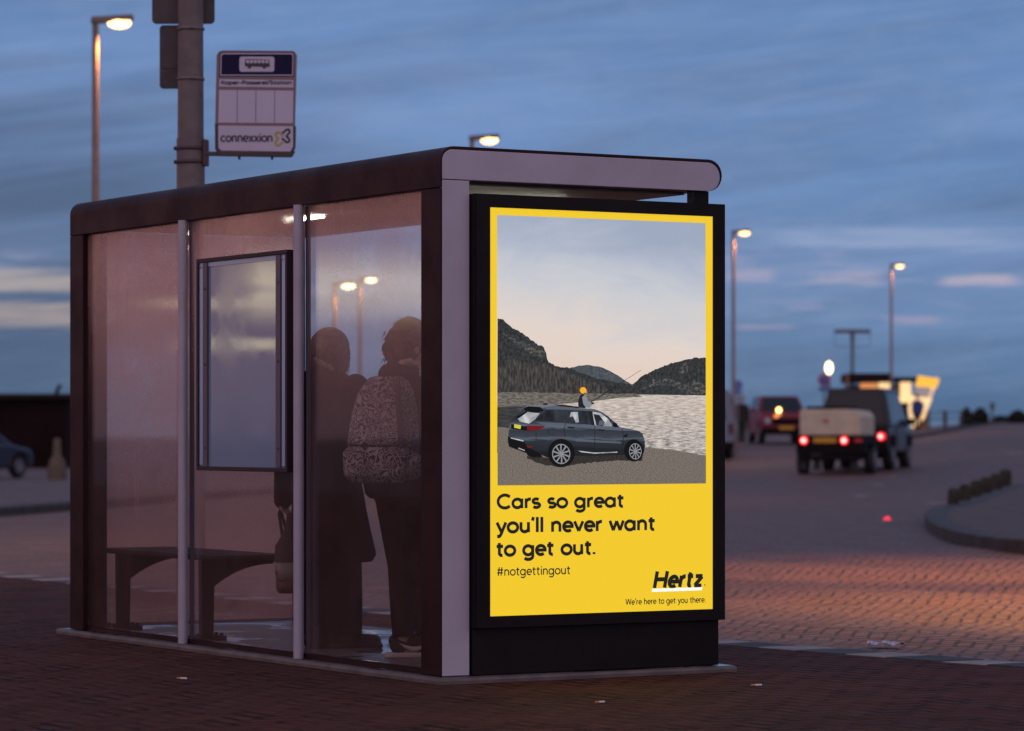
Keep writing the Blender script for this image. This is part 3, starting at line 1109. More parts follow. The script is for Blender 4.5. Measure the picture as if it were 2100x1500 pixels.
def shell(e, z0, top, r_back, x0=0.0, x1=WID):
    """roof cross-section in (w, z): square bottom back, rounded top back, half-round nose"""
    out = [(x0 + e, z0 + e)]
    rn = (top - z0) / 2 - e
    cx, cz = x1 - e - rn, (z0 + top) / 2
    for i in range(13):
        t = R(-90 + 180 * i / 12)
        out.append((cx + rn * math.cos(t), cz + rn * math.sin(t)))
    rr = r_back - e
    for i in range(9):
        t = R(90 + 90 * i / 8)
        out.append((x0 + e + rr + rr * math.cos(t), top - e - rr + rr * math.sin(t)))
    return out


mb = MB()
mb.prism([(0.0, 2.258), (0.10, 2.258), (0.10, 2.297)] + shell(0, 2.297, H, 0.07)[1:], 'y', 0.0, LEN)
mb.build('roof', M['dark_frame'], sh, bevel=0.004)
mb = MB(); mb.box(0.12, WID - 0.12, 0.15, LEN - 0.10, 2.286, 2.2955)
mb.build('ceiling', M['ceiling'], sh)
mb = MB(); mb.box(0.0, 0.150, 0.0, 0.190, 0.002, 2.256)
mb.build('frame_leg', M['dark_frame'], sh, bevel=0.004)
mb = MB(); mb.box(0.0, 0.150, LEN - 0.19, LEN, 0.002, 2.256)
mb.build('frame_leg', M['dark_frame'], sh, bevel=0.004)
# lilac facing of the near end: leg strip and roof end, 4 mm proud
mb = MB(); mb.box(0.006, 0.149, -0.004, 0.02, 0.004, 2.292)
mb.build('end_panel', M['lilac'], sh, bevel=0.002)
mb = MB(); mb.prism(shell(0.016, 2.280, H, 0.07, -0.010, WID), 'y', -0.004, 0.02)
mb.build('roof_end_panel', M['lilac'], sh, bevel=0.002)
s1, _ = on_long(610, 1351, -0.01)
s2, _ = on_long(373, 1319, -0.01)
# far end facing
mb = MB(); mb.box(0.006, 0.149, LEN - 0.02, LEN + 0.004, 0.004, 2.292)
mb.build('end_panel', M['lilac'], sh, bevel=0.002)


def pane(s0, s1_, name='glass_pane'):
    q = MB()
    q.box(0.030, 0.038, s0, s1_, 0.03, 2.257)
    return q.build(name, M['glass_long'], sh)


pane(0.190, s1 - 0.012)
pane(s1 + 0.012, s2 - 0.012)
pane(s2 + 0.012, LEN - 0.19)
q = MB(); q.box(0.152, WID - 0.13, LEN - 0.07, LEN - 0.062, 0.03, 2.285)
q.build('end_glass', M['glass_end'], sh)
for sc in (s1, s2):
    q = MB()
    q.tube([(-0.004, sc, 0.002), (-0.004, sc, 2.262)], 0.026, 20)
    po = q.build('mullion', M['lilac_tube'], sh)
    q = MB(); q.box(0.022, 0.046, sc - 0.035, sc - 0.0285, 0.003, 2.256)
    q.build('glass_seal', M['rubber'], po)
    q = MB(); q.box(0.022, 0.044, sc - 0.041, sc - 0.0365, 0.003, 2.256)
    q.build('glass_bead', M['case_batten'], po)
q = MB(); q.box(0.022, 0.046, 0.192, LEN - 0.192, 0.002, 0.028)
q.build('bottom_rail', M['dark_frame'], sh)
q = MB(); q.box(WID - 0.16, WID - 0.10, LEN - 0.10, LEN - 0.04, 0.002, 2.30)
q.build('front_post', M['dark_frame'], sh, bevel=0.004)
# ceiling light
q = MB(); q.box(0.36, 0.46, 1.92, 2.32, 2.262, 2.2845)
lt = q.build('ceiling_light', M['ceiling'], sh, bevel=0.004)
q = MB(); q.tube([(0.41, 1.96, 2.250), (0.41, 2.28, 2.250)], 0.009, 12)
q.build('fluorescent_tube', M['tube'], lt)
q = MB(); q.box(0.45, 1.15, 0.66, 0.76, 2.262, 2.2845)
lt = q.build('ceiling_light', M['ceiling'], sh, bevel=0.004)
q = MB(); q.tube([(0.50, 0.71, 2.250), (1.10, 0.71, 2.250)], 0.012, 12)
q.build('fluorescent_tube', M['tube_soft'], lt)
# timetable case, fixed to the outside of the middle pane
wt = -0.021
sa, za = on_long(402, 533, wt); sb, zb = on_long(588, 511, wt)
sa2, zc = on_long(405, 965, wt)
ztop, zbot = (za + zb) / 2, zc
tt = MB(); tt.box(wt + 0.014, wt + 0.045, sb + 0.012, sa - 0.012, zbot + 0.012, ztop - 0.012)
cs = tt.build('timetable_case', M['case_panel'], sh)
q = MB()
fwid = 0.022
q.box(wt, wt + 0.048, sb, sa, ztop - fwid, ztop); q.box(wt, wt + 0.048, sb, sa, zbot, zbot + fwid)
q.box(wt, wt + 0.048, sb, sb + fwid, zbot + fwid + 0.001, ztop - fwid - 0.001); q.box(wt, wt + 0.048, sa - fwid, sa, zbot + fwid + 0.001, ztop - fwid - 0.001)
q.build('case_frame', M['case_frame'], cs, bevel=0.003)
q = MB()
for (a, b, c, d) in ((sb + 0.0225, sa - 0.0225, ztop - 0.045, ztop - 0.0225), ):
    q.box(wt + 0.009, wt + 0.0135, a, b, c, d)
q.build('top_rail', M['case_strip'], cs)
for so_, wd in ((sb + 0.026, 0.045), (sa - 0.071, 0.045)):
    q = MB(); q.box(wt + 0.008, wt + 0.0135, so_, so_ + wd, zbot + 0.03, ztop - 0.05)
    q.build('light_strip', M['case_strip'], cs)
for so_ in (sb + 0.078, sa - 0.128):
    q = MB(); q.box(wt + 0.002, wt + 0.0135, so_, so_ + 0.05, zbot + 0.024, ztop - 0.024)
    for zz in (zbot + 0.12, (zbot + ztop) / 2, ztop - 0.16):
        q.lathe([(0.007, -0.004), (0.007, 0.0)], 8, Matrix.Translation((wt + 0.002, so_ + 0.025, zz)) @ Matrix.Rotation(R(90), 4, 'Y'))
    q.build('batten', M['case_batten'], cs)

# ------------------------------------------------------------------ bench in the shelter
bn = empty('bench', loc(0.32, 3.2, 0), TH)
tag(bn, 'dark slim bench on two curved bracket legs behind the misted glass', 'bench')


def bl(wq, sq):
    return wq - 0.32, sq - 3.2


BW = 0.20
sleg = [on_long(423, 1290, BW)[0], on_long(252, 1290, BW)[0]]
q = MB(); q.box(-0.17, 0.30, sleg[0] - 3.2 - 0.20, min(sleg[1] + 0.45, LEN - 0.12) - 3.2, 0.438, 0.468)
q.build('seat', M['bench_metal'], bn, bevel=0.012)
for sg in sleg:
    u = sg - 3.2
    prof = [(-0.155, 0.03), (-0.085, 0.03), (-0.080, 0.30)]
    for i in range(9):
        t = i / 8
        prof.append((-0.075 + 0.35 * t, 0.30 + 0.112 * (1 - (1 - t) ** 2.2)))
    prof += [(0.285, 0.4375), (-0.16, 0.4375)]
    q = MB(); q.prism(prof, 'y', u - 0.022, u + 0.022)
    lg = q.build('leg', M['bench_metal'], bn, bevel=0.006)
    q = MB(); q.box(-0.21, -0.02, u - 0.05, u + 0.05, 0.001, 0.0285)
    for (a, b) in ((-0.19, -0.035), (-0.19, 0.035), (-0.045, -0.035), (-0.045, 0.035)):
        q.lathe([(0.011, 0.028), (0.011, 0.045)], 6, Matrix.Translation((a, u + b, 0)))
    q.build('foot_plate', M['bench_metal'], lg)

# ------------------------------------------------------------------ advertising light box
ad = empty('advertising_display', loc(0.85, 0.03, 0), TH)
tag(ad, 'black light box with a yellow car poster at the shelter end', 'advertising display')
SF = -0.045                                  # front plane of the casing
AW, AS = 0.85, 0.03


def adl(wq, sq, z):
    return Vector((wq - AW, sq - AS, z))


wl = 0.156
wr = on_end(1487, 600, SF)[0]
zt = (on_end(970, 398, SF)[1] + on_end(1480, 418, SF)[1]) / 2
zb_ = (on_end(970, 1290, SF)[1] + on_end(1485, 1271, SF)[1]) / 2
wbase = on_end(1474, 1300, SF + 0.03)[0]
pl0 = (on_end(1004, 427, SF)[0] + on_end(1007, 1271, SF)[0]) / 2
pr0 = on_end(1463, 800, SF)[0]
pt0 = (on_end(1004, 427, SF)[1] + on_end(1463, 442, SF)[1]) / 2
pb0 = (on_end(1007, 1271, SF)[1] + on_end(1463, 1244, SF)[1]) / 2
q = MB()
def abox(w0, w1, s0, s1_, z0, z1):
    q.box(w0 - AW, w1 - AW, s0 - AS, s1_ - AS, z0, z1)
abox(wl, wr, SF + 0.008, 0.13, zb_, zt)
abox(wl, pl0, SF, SF + 0.0075, zb_, zt)
abox(pr0, wr, SF, SF + 0.0075, zb_, zt)
abox(pl0 + 0.0005, pr0 - 0.0005, SF, SF + 0.0075, pt0, zt)
abox(pl0 + 0.0005, pr0 - 0.0005, SF, SF + 0.0075, zb_, pb0)
q.build('casing', M['black_casing'], ad)
q = MB(); q.box(wl + 0.003 - AW, wl + 0.02 - AW, SF - 0.006 - AS, SF - 0.0005 - AS, zb_ + 0.001, zt - 0.001)
q.build('hinge_strip', M['black_casing'], ad)
q = MB(); abox(wl + 0.004, wbase, SF + 0.03, 0.11, 0.002, zb_ - 0.001)
q.build('base', M['black_casing'], ad, bevel=0.004)
q = MB(); c0 = on_end(1416, 400, 0.05)[0]; c1 = on_end(1446, 400, 0.05)[0]
abox(c0, c1, 0.02, 0.08, zt + 0.001, 2.2965)
q.build('roof_bracket', M['black_casing'], ad)

# poster: a flat print, every piece in the plane of the light box
SP = SF + 0.0055


def pw(px, py):
    """photo pixel -> (w, z) on the poster, squared up to the poster's own corners"""
    tl, tr, br, blc = (1004, 427), (1463, 442), (1463, 1244), (1007, 1271)
    u = (px - 1004) / 459.0
    for _ in range(6):
        top = tl[1] + (tr[1] - tl[1]) * u
        bot = blc[1] + (br[1] - blc[1]) * u
        v = (py - top) / (bot - top)
        xl = tl[0] + (blc[0] - tl[0]) * v
        u = (px - xl) / (1463 - xl)
    # perspective foreshortening across the width
    a = on_end(1004, 800, SF)[0]; b = on_end(1463, 800, SF)[0]
    wv_ = on_end(1004 + 459 * u, 800, SF)[0]
    uu = (wv_ - a) / (b - a)
    return pl0 + (pr0 - pl0) * uu, pt0 + (pb0 - pt0) * v


def P(px, py, lay=0):
    wq, z = pw(px, py)
    return adl(wq, SP - 0.0004 * lay, z)


def G(cx, cy, lay=0):                           # the enlarged crop of the picture that the outlines were measured on
    return P(1000 + cx / 4.054, 640 + cy / 4.054, lay)


M['poster_yellow'] = print_mat('poster_yellow', lambda t, oc: t.mix(0.0, s2l((242, 204, 46)), (0, 0, 0)))
M['poster_ink'] = emission('poster_ink', s2l((33, 33, 33)), 1.0)
M['poster_white'] = emission('poster_white', s2l((255, 255, 250)), 1.0)
q = MB(); q.add([adl(pl0 + 0.001, SP, pb0 + 0.001), adl(pr0 - 0.001, SP, pb0 + 0.001), adl(pr0 - 0.001, SP, pt0 - 0.001), adl(pl0 + 0.001, SP, pt0 - 0.001)], [(0, 1, 2, 3)])
poster = q.build('poster', M['poster_yellow'], ad)

zsky1 = P(1200, 450).z
zsky0 = P(1200, 800).z


def f_sky(t, oc):
    x, y, z = t.sep(oc)
    n_ = t.noise(t.xyz(t.m('MULTIPLY', x, 2.0), 0.3, t.m('MULTIPLY', z, 5.5)), 1.0, 5, 0.55, 0.6)
    f = t.m('DIVIDE', t.m('SUBTRACT', z, zsky0), zsky1 - zsky0)
    f = t.m('ADD', f, t.m('MULTIPLY', t.m('SUBTRACT', n_, 0.5), 0.5), clamp=True)
    f = t.m('ADD', f, t.m('MULTIPLY', x, 0.12), clamp=True)
    return t.ramp(f, [(0.0, s2l((228, 206, 186))), (0.3, s2l((224, 212, 202))), (0.6, s2l((200, 204, 208))), (0.85, s2l((174, 184, 200))), (1.0, s2l((158, 170, 190)))])


def f_noise(c1, c2, scale, zs=1.0, lo=0.35, hi=0.65, xs=1.0):
    def fn(t, oc):
        x, y, z = t.sep(oc)
        n_ = t.noise(t.xyz(t.m('MULTIPLY', x, xs), 0.0, t.m('MULTIPLY', z, zs)), scale, 5, 0.6, 0.3)
        return t.mix(t.smooth(n_, lo, hi), s2l(c1), s2l(c2))
    return fn


def f_water(t, oc):
    x, y, z = t.sep(oc)
    n_ = t.noise(t.xyz(x, 0.0, t.m('MULTIPLY', z, 8.5)), 20, 6, 0.7, 0.4)
    w2 = t.smooth(n_, 0.32, 0.68)
    lt_ = t.mix(w2, s2l((92, 90, 90)), s2l((228, 219, 208)))
    zt_ = G(1500, 690).z
    zb2 = G(1500, 1150).z
    up = t.smooth(z, zb2, zt_)
    bright = t.mix(t.m('MULTIPLY', up, 0.45), lt_, s2l((214, 200, 186)))
    xl_, xr_ = G(250, 800).x, G(900, 800).x
    fx = t.smooth(t.m('ADD', x, t.m('MULTIPLY', n_, 0.08)), xl_, xr_)
    return t.mix(fx, t.mix(t.m('MULTIPLY', w2, 0.5), s2l((40, 42, 45)), s2l((96, 94, 92))), bright)


def f_car(t, oc):
    x, y, z = t.sep(oc)
    z0_, z1_ = G(700, 1200).z, G(700, 790).z
    n_ = t.noise(t.xyz(t.m('MULTIPLY', x, 1.5), 0.0, t.m('MULTIPLY', z, 9.0)), 6, 3, 0.5, 0.5)
    f = t.m('ADD', t.m('DIVIDE', t.m('SUBTRACT', z, z0_), z1_ - z0_), t.m('MULTIPLY', t.m('SUBTRACT', n_, 0.5), 0.16), clamp=True)
    return t.ramp(f, [(0.0, s2l((26, 28, 32))), (0.16, s2l((40, 44, 50))), (0.30, s2l((46, 51, 58))), (0.345, s2l((84, 92, 104))), (0.39, s2l((58, 64, 73))), (0.52, s2l((50, 55, 63))), (0.60, s2l((96, 105, 118))), (0.66, s2l((60, 66, 76))), (0.74, s2l((44, 48, 56))), (0.94, s2l((56, 61, 70))), (1.0, s2l((112, 118, 128)))])


PM = [print_mat('picture_sky', f_sky),
      print_mat('picture_far_hill', f_noise((64, 72, 78), (86, 92, 96), 60)),
      print_mat('picture_hill', f_noise((34, 38, 40), (72, 73, 72), 75, 0.8, 0.30, 0.78)),
      print_mat('picture_cliff', f_noise((50, 54, 55), (118, 114, 108), 60, 1.3, 0.42, 0.75)),
      print_mat('picture_trees', f_noise((42, 43, 44), (92, 88, 84), 90, 0.28, 0.32, 0.78)),
      print_mat('picture_shore', f_noise((82, 78, 74), (128, 122, 114), 40, 4)),
      print_mat('picture_water', f_water),
      print_mat('picture_gravel', f_noise((70, 64, 59), (146, 137, 126), 150, 2.4, 0.28, 0.72)),
      print_mat('picture_shadow', f_noise((40, 38, 36), (62, 58, 54), 90, 2.0)),
      print_mat('picture_car', f_car),
      emission('picture_car_dark', s2l((34, 36, 40)), 1.0),
      emission('picture_car_light', s2l((88, 96, 108)), 1.0),
      emission('picture_black', s2l((20, 20, 22)), 1.0),
      print_mat('picture_window', f_noise((26, 29, 34), (58, 63, 70), 9, 0.6, 0.35, 0.7)),
      print_mat('picture_pale', f_noise((140, 146, 150), (206, 208, 208), 14, 1.0, 0.35, 0.65)),
      emission('picture_rim', s2l((140, 143, 147)), 1.0),
      emission('picture_red', s2l((110, 30, 34)), 1.0),
      emission('picture_lime', s2l((206, 206, 60)), 1.0),
      emission('picture_orange', s2l((250, 176, 40)), 1.0),
      emission('picture_skin', s2l((176, 140, 118)), 1.0),
      emission('picture_sleeve', s2l((132, 138, 144)), 1.0)]
(SKY, FARH, HILL, CLIFF, TREE, SHORE, WATER, GRAV, SHADOW, CAR, CARD, CARL, BLK, WIN, PALE, RIM, RED, LIME, ORG, SKN, SLV) = range(21)
pc = MB()


def poly(mi, pts, lay, fn=G):
    """flat outline, triangulated"""
    bm = bmesh.new()
    vv = [bm.verts.new(fn(a, b, lay)) for a, b in pts]
    bm.faces.new(vv)
    bmesh.ops.triangulate(bm, faces=bm.faces[:], ngon_method='EAR_CLIP')
    bm.verts.index_update()
    vs = [v.co.copy() for v in bm.verts]
    fs_ = [tuple(v.index for v in f.verts) for f in bm.faces]
    bm.free()
    pc.k = mi
    pc.add(vs, fs_)


def jag(pts, amp, step=16, seed=1):
    rnd = random.Random(seed)
    out = []
    for (a, b), (c, d) in zip(pts, pts[1:]):
        L_ = math.hypot(c - a, d - b)
        k_ = max(1, int(L_ / step))
        for i_ in range(k_):
            t = i_ / k_
            out.append((a + (c - a) * t, b + (d - b) * t + rnd.uniform(-amp, amp)))
    out.append(pts[-1])
    return out


def oval(mi, cx, cy, rx, ry, lay, rot=0.0, n_=28):
    poly(mi, [(cx + rx * math.cos(2 * math.pi * i / n_) * math.cos(rot) - ry * math.sin(2 * math.pi * i / n_) * math.sin(rot),
               cy + rx * math.cos(2 * math.pi * i / n_) * math.sin(rot) + ry * math.sin(2 * math.pi * i / n_) * math.cos(rot)) for i in range(n_)], lay)


def line(mi, pts, wd, lay):
    for (a, b), (c, d) in zip(pts, pts[1:]):
        L_ = math.hypot(c - a, d - b)
        nx_, ny_ = -(d - b) / L_ * wd / 2, (c - a) / L_ * wd / 2
        poly(mi, [(a + nx_, b + ny_), (c + nx_, d + ny_), (c - nx_, d - ny_), (a - nx_, b - ny_)], lay)


# picture frame corners measured on the photograph
poly(SKY, [(1019, 443), (1448, 456), (1449, 830), (1020, 830)], 1, P)
poly(FARH, jag([(660, 480), (760, 450), (840, 443), (930, 455), (1020, 490), (1090, 530), (1160, 575), (1215, 602)], 3, 14, 2) + [(1215, 690), (660, 690)], 2)
poly(HILL, jag([(1208, 602), (1290, 530), (1360, 490), (1450, 450), (1560, 410), (1640, 390), (1720, 372), (1818, 368)], 6, 14, 3) + [(1818, 684), (1240, 684)], 3)
poly(CLIFF, jag([(1580, 505), (1610, 440), (1655, 395), (1672, 440), (1665, 500)], 5, 14, 4), 4)
poly(CLIFF, jag([(1280, 640), (1380, 560), (1500, 540), (1620, 590), (1740, 560), (1818, 600)], 9, 20, 5) + [(1818, 672), (1640, 665), (1560, 610), (1420, 600)], 4)
poly(HILL, jag([(84, 60), (130, 80), (200, 140), (300, 190), (360, 240), (420, 280), (465, 295), (490, 350), (500, 420), (560, 450), (600, 470), (680, 468), (740, 500), (800, 520), (900, 550), (1000, 570), (1100, 590), (1200, 604), (1245, 660)], 7, 12, 6) + [(1260, 690), (84, 690)], 4)
poly(CLIFF, jag([(120, 190), (230, 240), (330, 270), (440, 300), (480, 340), (490, 400)], 8, 18, 7) + [(440, 385), (340, 350), (230, 275)], 5)
poly(TREE, jag([(84, 470), (120, 420), (230, 410), (330, 430), (470, 440), (560, 480), (640, 500), (720, 530), (830, 590), (900, 600), (960, 610), (1000, 640)], 14, 9, 8) + [(1000, 684), (84, 684)], 5)
poly(SHORE, jag([(84, 684), (400, 680), (700, 682), (1000, 680), (1245, 678), (1290, 700)], 4, 30, 9) + [(1100, 712), (880, 745), (450, 785), (84, 806)], 6)
poly(WATER, [(84, 802), (450, 778), (880, 738), (1100, 709), (1290, 696), (1240, 683), (1818, 680), (1818, 1190), (1300, 1190), (84, 1190)], 5)
poly(GRAV, jag([(84, 972), (300, 985), (700, 1060), (1100, 1110), (1312, 1123), (1500, 1132), (1600, 1147), (1818, 1178)], 3, 20, 10) + [(1818, 1409), (88, 1461)], 7)
poly(SHADOW, jag([(330, 1210), (560, 1225), (900, 1190), (1150, 1180), (1290, 1190)], 3, 20, 11) + jag([(1290, 1232), (1100, 1232), (800, 1262), (600, 1300), (430, 1270), (330, 1230)], 5, 16, 12), 8)
poly(BLK, [(320, 1170), (440, 1190), (460, 1215), (380, 1225), (335, 1205)], 8)
# the car in the picture
poly(CAR, [(300, 812), (330, 788), (480, 782), (560, 780), (700, 792), (760, 802), (890, 810), (945, 830), (1000, 866), (1045, 908), (1105, 957), (1190, 970), (1260, 986), (1288, 1005), (1306, 1050), (1312, 1110), (1300, 1165), (1150, 1186), (720, 1206), (500, 1220), (440, 1195), (330, 1180), (190, 1138), (169, 1100), (172, 1050), (182, 990), (195, 912), (240, 868)], 9)
poly(CARL, [(470, 800), (560, 786), (700, 797), (890, 814), (940, 832), (860, 826), (660, 818), (490, 818)], 10)
poly(CARL, [(400, 925), (640, 932), (900, 952), (1120, 962), (1250, 985), (1120, 985), (900, 975), (640, 955), (470, 950)], 10)
poly(CARL, [(730, 1060), (890, 1068), (1110, 1078), (1112, 1092), (890, 1086), (735, 1080)], 10)
poly(CARD, [(720, 1120), (890, 1132), (1140, 1140), (1150, 1186), (720, 1206)], 10)
poly(PALE, [(755, 1158), (890, 1172), (1080, 1160), (1080, 1168), (890, 1180), (780, 1170)], 11)
poly(BLK, [(300, 812), (340, 795), (440, 800), (470, 830), (400, 852), (320, 840)], 11)
poly(PALE, [(252, 900), (330, 842), (436, 852), (395, 905), (345, 940), (270, 925)], 11)
poly(BLK, [(228, 892), (320, 838), (334, 842), (262, 896)], 12)
poly(WIN, [(400, 912), (486, 824), (662, 824), (632, 924)], 11)
poly(WIN, [(645, 926), (680, 824), (832, 826), (858, 940)], 11)
poly(PALE, [(682, 880), (695, 838), (750, 836), (760, 920), (735, 925), (725, 870)], 12)
poly(PALE, [(892, 945), (872, 832), (940, 840), (1005, 890), (1036, 940), (1030, 952)], 11)
poly(WIN, [(905, 944), (880, 850), (930, 858), (975, 920), (960, 950)], 12)
poly(CARL, [(920, 944), (930, 905), (960, 900), (975, 940)], 13)
poly(CARD, [(836, 826), (868, 828), (892, 946), (862, 942)], 12)
poly(BLK, [(1038, 945), (1045, 912), (1075, 925), (1090, 955), (1060, 958)], 12)
poly(BLK, [(196, 945), (300, 962), (380, 960), (400, 1000), (330, 1000), (196, 985)], 11)
poly(RED, [(325, 955), (480, 957), (455, 978), (400, 1000), (330, 996)], 12)
poly(LIME, [(222, 947), (279, 956), (274, 987), (221, 976)], 13)
poly(BLK, [(169, 1052), (300, 1086), (330, 1130), (440, 1190), (440, 1204), (330, 1188), (180, 1136)], 11)
line(PALE, [(195, 1062), (300, 1086)], 9, 12)
line(PALE, [(258, 1146), (310, 1165)], 9, 12)
poly(RED, [(328, 1124), (372, 1128), (366, 1144), (332, 1142)], 12)
for pts in ([(650, 930), (634, 990), (648, 1050)], [(893, 950), (892, 1170)], [(1120, 968), (1130, 1050), (1120, 1160)], [(405, 1010), (404, 1070)]):
    line(CARD, pts, 5, 12)
line(BLK, [(665, 965), (725, 968)], 11, 12)
line(BLK, [(918, 980), (972, 984)], 10, 12)
poly(BLK, [(1130, 1025), (1168, 1008), (1160, 1035), (1136, 1038)], 12)
oval(CARD, 530, 1005, 29, 26, 12)
oval(CAR, 530, 1005, 26, 23, 13)
oval(BLK, 615, 1180, 112, 118, 12, 0.0)
oval(BLK, 1217, 1148, 82, 92, 12, 0.0)
for (cx, cy, rx, ry, sd) in ((613, 1188, 76, 84, 0), (1229, 1155, 52, 67, 1)):
    oval(RIM, cx, cy, rx, ry, 13)
    oval(BLK, cx, cy, rx * 0.90, ry * 0.90, 14)
    for i_ in range(10):
        a = 2 * math.pi * i_ / 10 + 0.2
        pts = [(cx + rx * 0.95 * math.cos(a + 0.16), cy + ry * 0.95 * math.sin(a + 0.16)), (cx + rx * 0.95 * math.cos(a - 0.02), cy + ry * 0.95 * math.sin(a - 0.02)),
               (cx + rx * 0.2 * math.cos(a - 0.4), cy + ry * 0.2 * math.sin(a - 0.4)), (cx + rx * 0.2 * math.cos(a + 0.25), cy + ry * 0.2 * math.sin(a + 0.25))]
        poly(RIM, pts, 15)
    oval(RIM, cx, cy, rx * 0.18, ry * 0.18, 16)
poly(BLK, [(545, 776), (620, 778), (760, 792), (760, 803), (600, 790)], 11)
oval(BLK, 482, 776, 20, 8, 8)
# angler through the roof of the pictured car
poly(CARD, [(755, 800), (753, 745), (768, 700), (785, 685), (805, 690), (812, 740), (815, 804)], 12)
poly(SLV, [(785, 712), (805, 695), (824, 705), (834, 745), (870, 752), (882, 762), (848, 798), (820, 800), (796, 770)], 13)
poly(SKN, [(800, 660), (826, 655), (828, 678), (812, 690), (798, 684)], 12)
oval(ORG, 794, 655, 27, 27, 13)
line(BLK, [(800, 682), (815, 678)], 7, 14)
line(BLK, [(862, 758), (884, 764)], 14, 14)
line(CARD, [(856, 752), (930, 705), (1010, 652)], 7, 13)
line(CARD, [(1010, 652), (1140, 566)], 4.5, 13)
line(CARD, [(1140, 566), (1276, 478)], 3, 13)
pc.build('picture', PM, poster)

# lettering
le = MB()


def poster_text(s, xl, xr, yb_l, cap_px, sw=0.10, shear=0.0, lay=2, gap=0.0):
    """xl, xr: left/right pixel of the line; yb_l: baseline at xl; cap_px: cap height there"""
    w0, z0 = pw(xl, yb_l)
    w1, _z = pw(xr, yb_l)
    _w, z2 = pw(xl, yb_l - cap_px)
    em = (z2 - z0) / 0.70
    put_text(le, s, w0, w1, z0, em, lambda x, z, n_: adl(x, SP - 0.0004 * lay - 0.00001 * n_, z), sw, shear, gap)


poster_text("Cars so great", 1022, 1280, 1048.5, 29.5, 0.160)
le.build('lettering', M['poster_ink'], poster)
le = MB()
poster_text("you\u2019ll never want", 1021, 1344, 1098.5, 31, 0.160)
le.build('lettering', M['poster_ink'], poster)
le = MB()
poster_text("to get out.", 1021, 1222, 1146.5, 31, 0.160)
le.build('lettering', M['poster_ink'], poster)
le = MB()
poster_text("#notgettingout", 1022, 1171, 1187, 18.5, 0.10)
le.build('lettering', M['poster_ink'], poster)
le = MB()
poster_text("We\u2019re here to get you there.", 1285, 1448, 1240, 12.5, 0.105)
le.build('lettering', M['poster_ink'], poster)
le = MB()
poster_text("Hertz", 1341, 1441, 1204, 34, 0.178, 0.20, 2, 0.03)
# register mark
rw, rz_ = pw(1446.5, 1195)
le.add([adl(rw + 0.0035 * math.cos(t * 0.7854), SP - 0.0008, rz_ + 0.0035 * math.sin(t * 0.7854)) for t in range(8)], [tuple(range(8))])
le.k = 1
a0, b0_, c0_, d0 = pw(1338, 1212), pw(1440.5, 1206), pw(1442, 1199.5), pw(1339, 1205.6)
le.add([adl(x, SP - 0.0010, z) for x, z in (a0, b0_, c0_, d0)], [(0, 1, 2, 3)])
le.build('logo', [M['poster_ink'], M['poster_white']], poster)

# ------------------------------------------------------------------ bus stop post with sign
BY = 21.6
bp_ = empty('bus_stop_post', (wx(391, BY), BY, PAVE))
tag(bp_, 'thick grey pole behind the shelter carrying a white bus stop sign', 'bus stop post')
bx0 = wx(391, BY)


def bz(py, Y=BY):
    return wz(py, Y) - PAVE


def bx(px, Y=BY):
    return wx(px, Y) - bx0


rp = 58 / F * BY / 2
q = MB(); q.tube([(0, 0, 0.002), (0, 0, bz(285))], [rp * 1.03, rp], 28)
q.tube([(0, 0, bz(285)), (0, 0, 4.6)], [rp * 0.93, rp * 0.86], 28)
po = q.build('pole', M['pole'], bp_)
for yy in (60, 163):
    q = MB()
    q.lathe([(rp * 0.95, bz(yy) - 0.01), (rp * 0.985, bz(yy) - 0.008), (rp * 0.985, bz(yy) + 0.008), (rp * 0.95, bz(yy) + 0.01)], 28)
    q.ell((0.02, -rp * 0.97, bz(yy)), 0.012)
    q.build('clamp', M['lamp_metal'], bp_)
for yy in (305, 333):
    q = MB()
    q.lathe([(rp * 1.0, bz(yy) - 0.014), (rp * 1.06, bz(yy) - 0.012), (rp * 1.06, bz(yy) + 0.012), (rp * 1.0, bz(yy) + 0.014)], 28)
    q.ell((-rp * 1.05, -0.02, bz(yy)), (0.014, 0.014, 0.014))
    q.build('clamp', M['bracket'], bp_)
# plates seen from behind
q = MB(); q.prism(rounded(bx(308), bx(437), bz(45), bz(45) + 0.75, 0.03), 'y', rp + 0.012, rp + 0.03)
q.build('sign_back', M['plate_back'], bp_, bevel=0.003)
q = MB(); q.prism(rounded(bx(323), bx(400), bz(178), bz(47), 0.025), 'y', rp + 0.034, rp + 0.05)
q.box(bx(328), bx(358), rp + 0.030, rp + 0.034, bz(137), bz(127))
q.build('sign_back', M['plate_back'], bp_, bevel=0.003)
# bracket arm
yb0, yb1 = -rp - 0.05, -rp - 0.01
q = MB(); q.box(bx(417), bx(428), -0.06, 0.03, bz(341), bz(288))
q.build('bracket_plate', M['bracket'], bp_, bevel=0.004)
YS = -0.05
q = MB(); q.hexa([(bx(424), YS - 0.012, bz(321)), (bx(600), YS - 0.012, bz(323)), (bx(600), YS + 0.03, bz(323)), (bx(424), YS + 0.03, bz(321)),
                  (bx(424), YS - 0.012, bz(313)), (bx(606), YS - 0.012, bz(312)), (bx(606), YS + 0.03, bz(312)), (bx(424), YS + 0.03, bz(313))])
for px in (492, 559):
    q.tube([(bx(px), YS + 0.005, bz(329)), (bx(px), YS + 0.005, bz(321))], 0.009, 8)
q.build('bracket_arm', M['bracket'], bp_, bevel=0.002)
# sign board
def sgn(px, py, lay=0):
    return Vector((bx(px), YS - 0.016 - 0.0012 * lay, bz(py)))


def quad(mb_, pts, lay):
    mb_.add([sgn(a, b, lay) for a, b in pts], [tuple(range(len(pts)))])


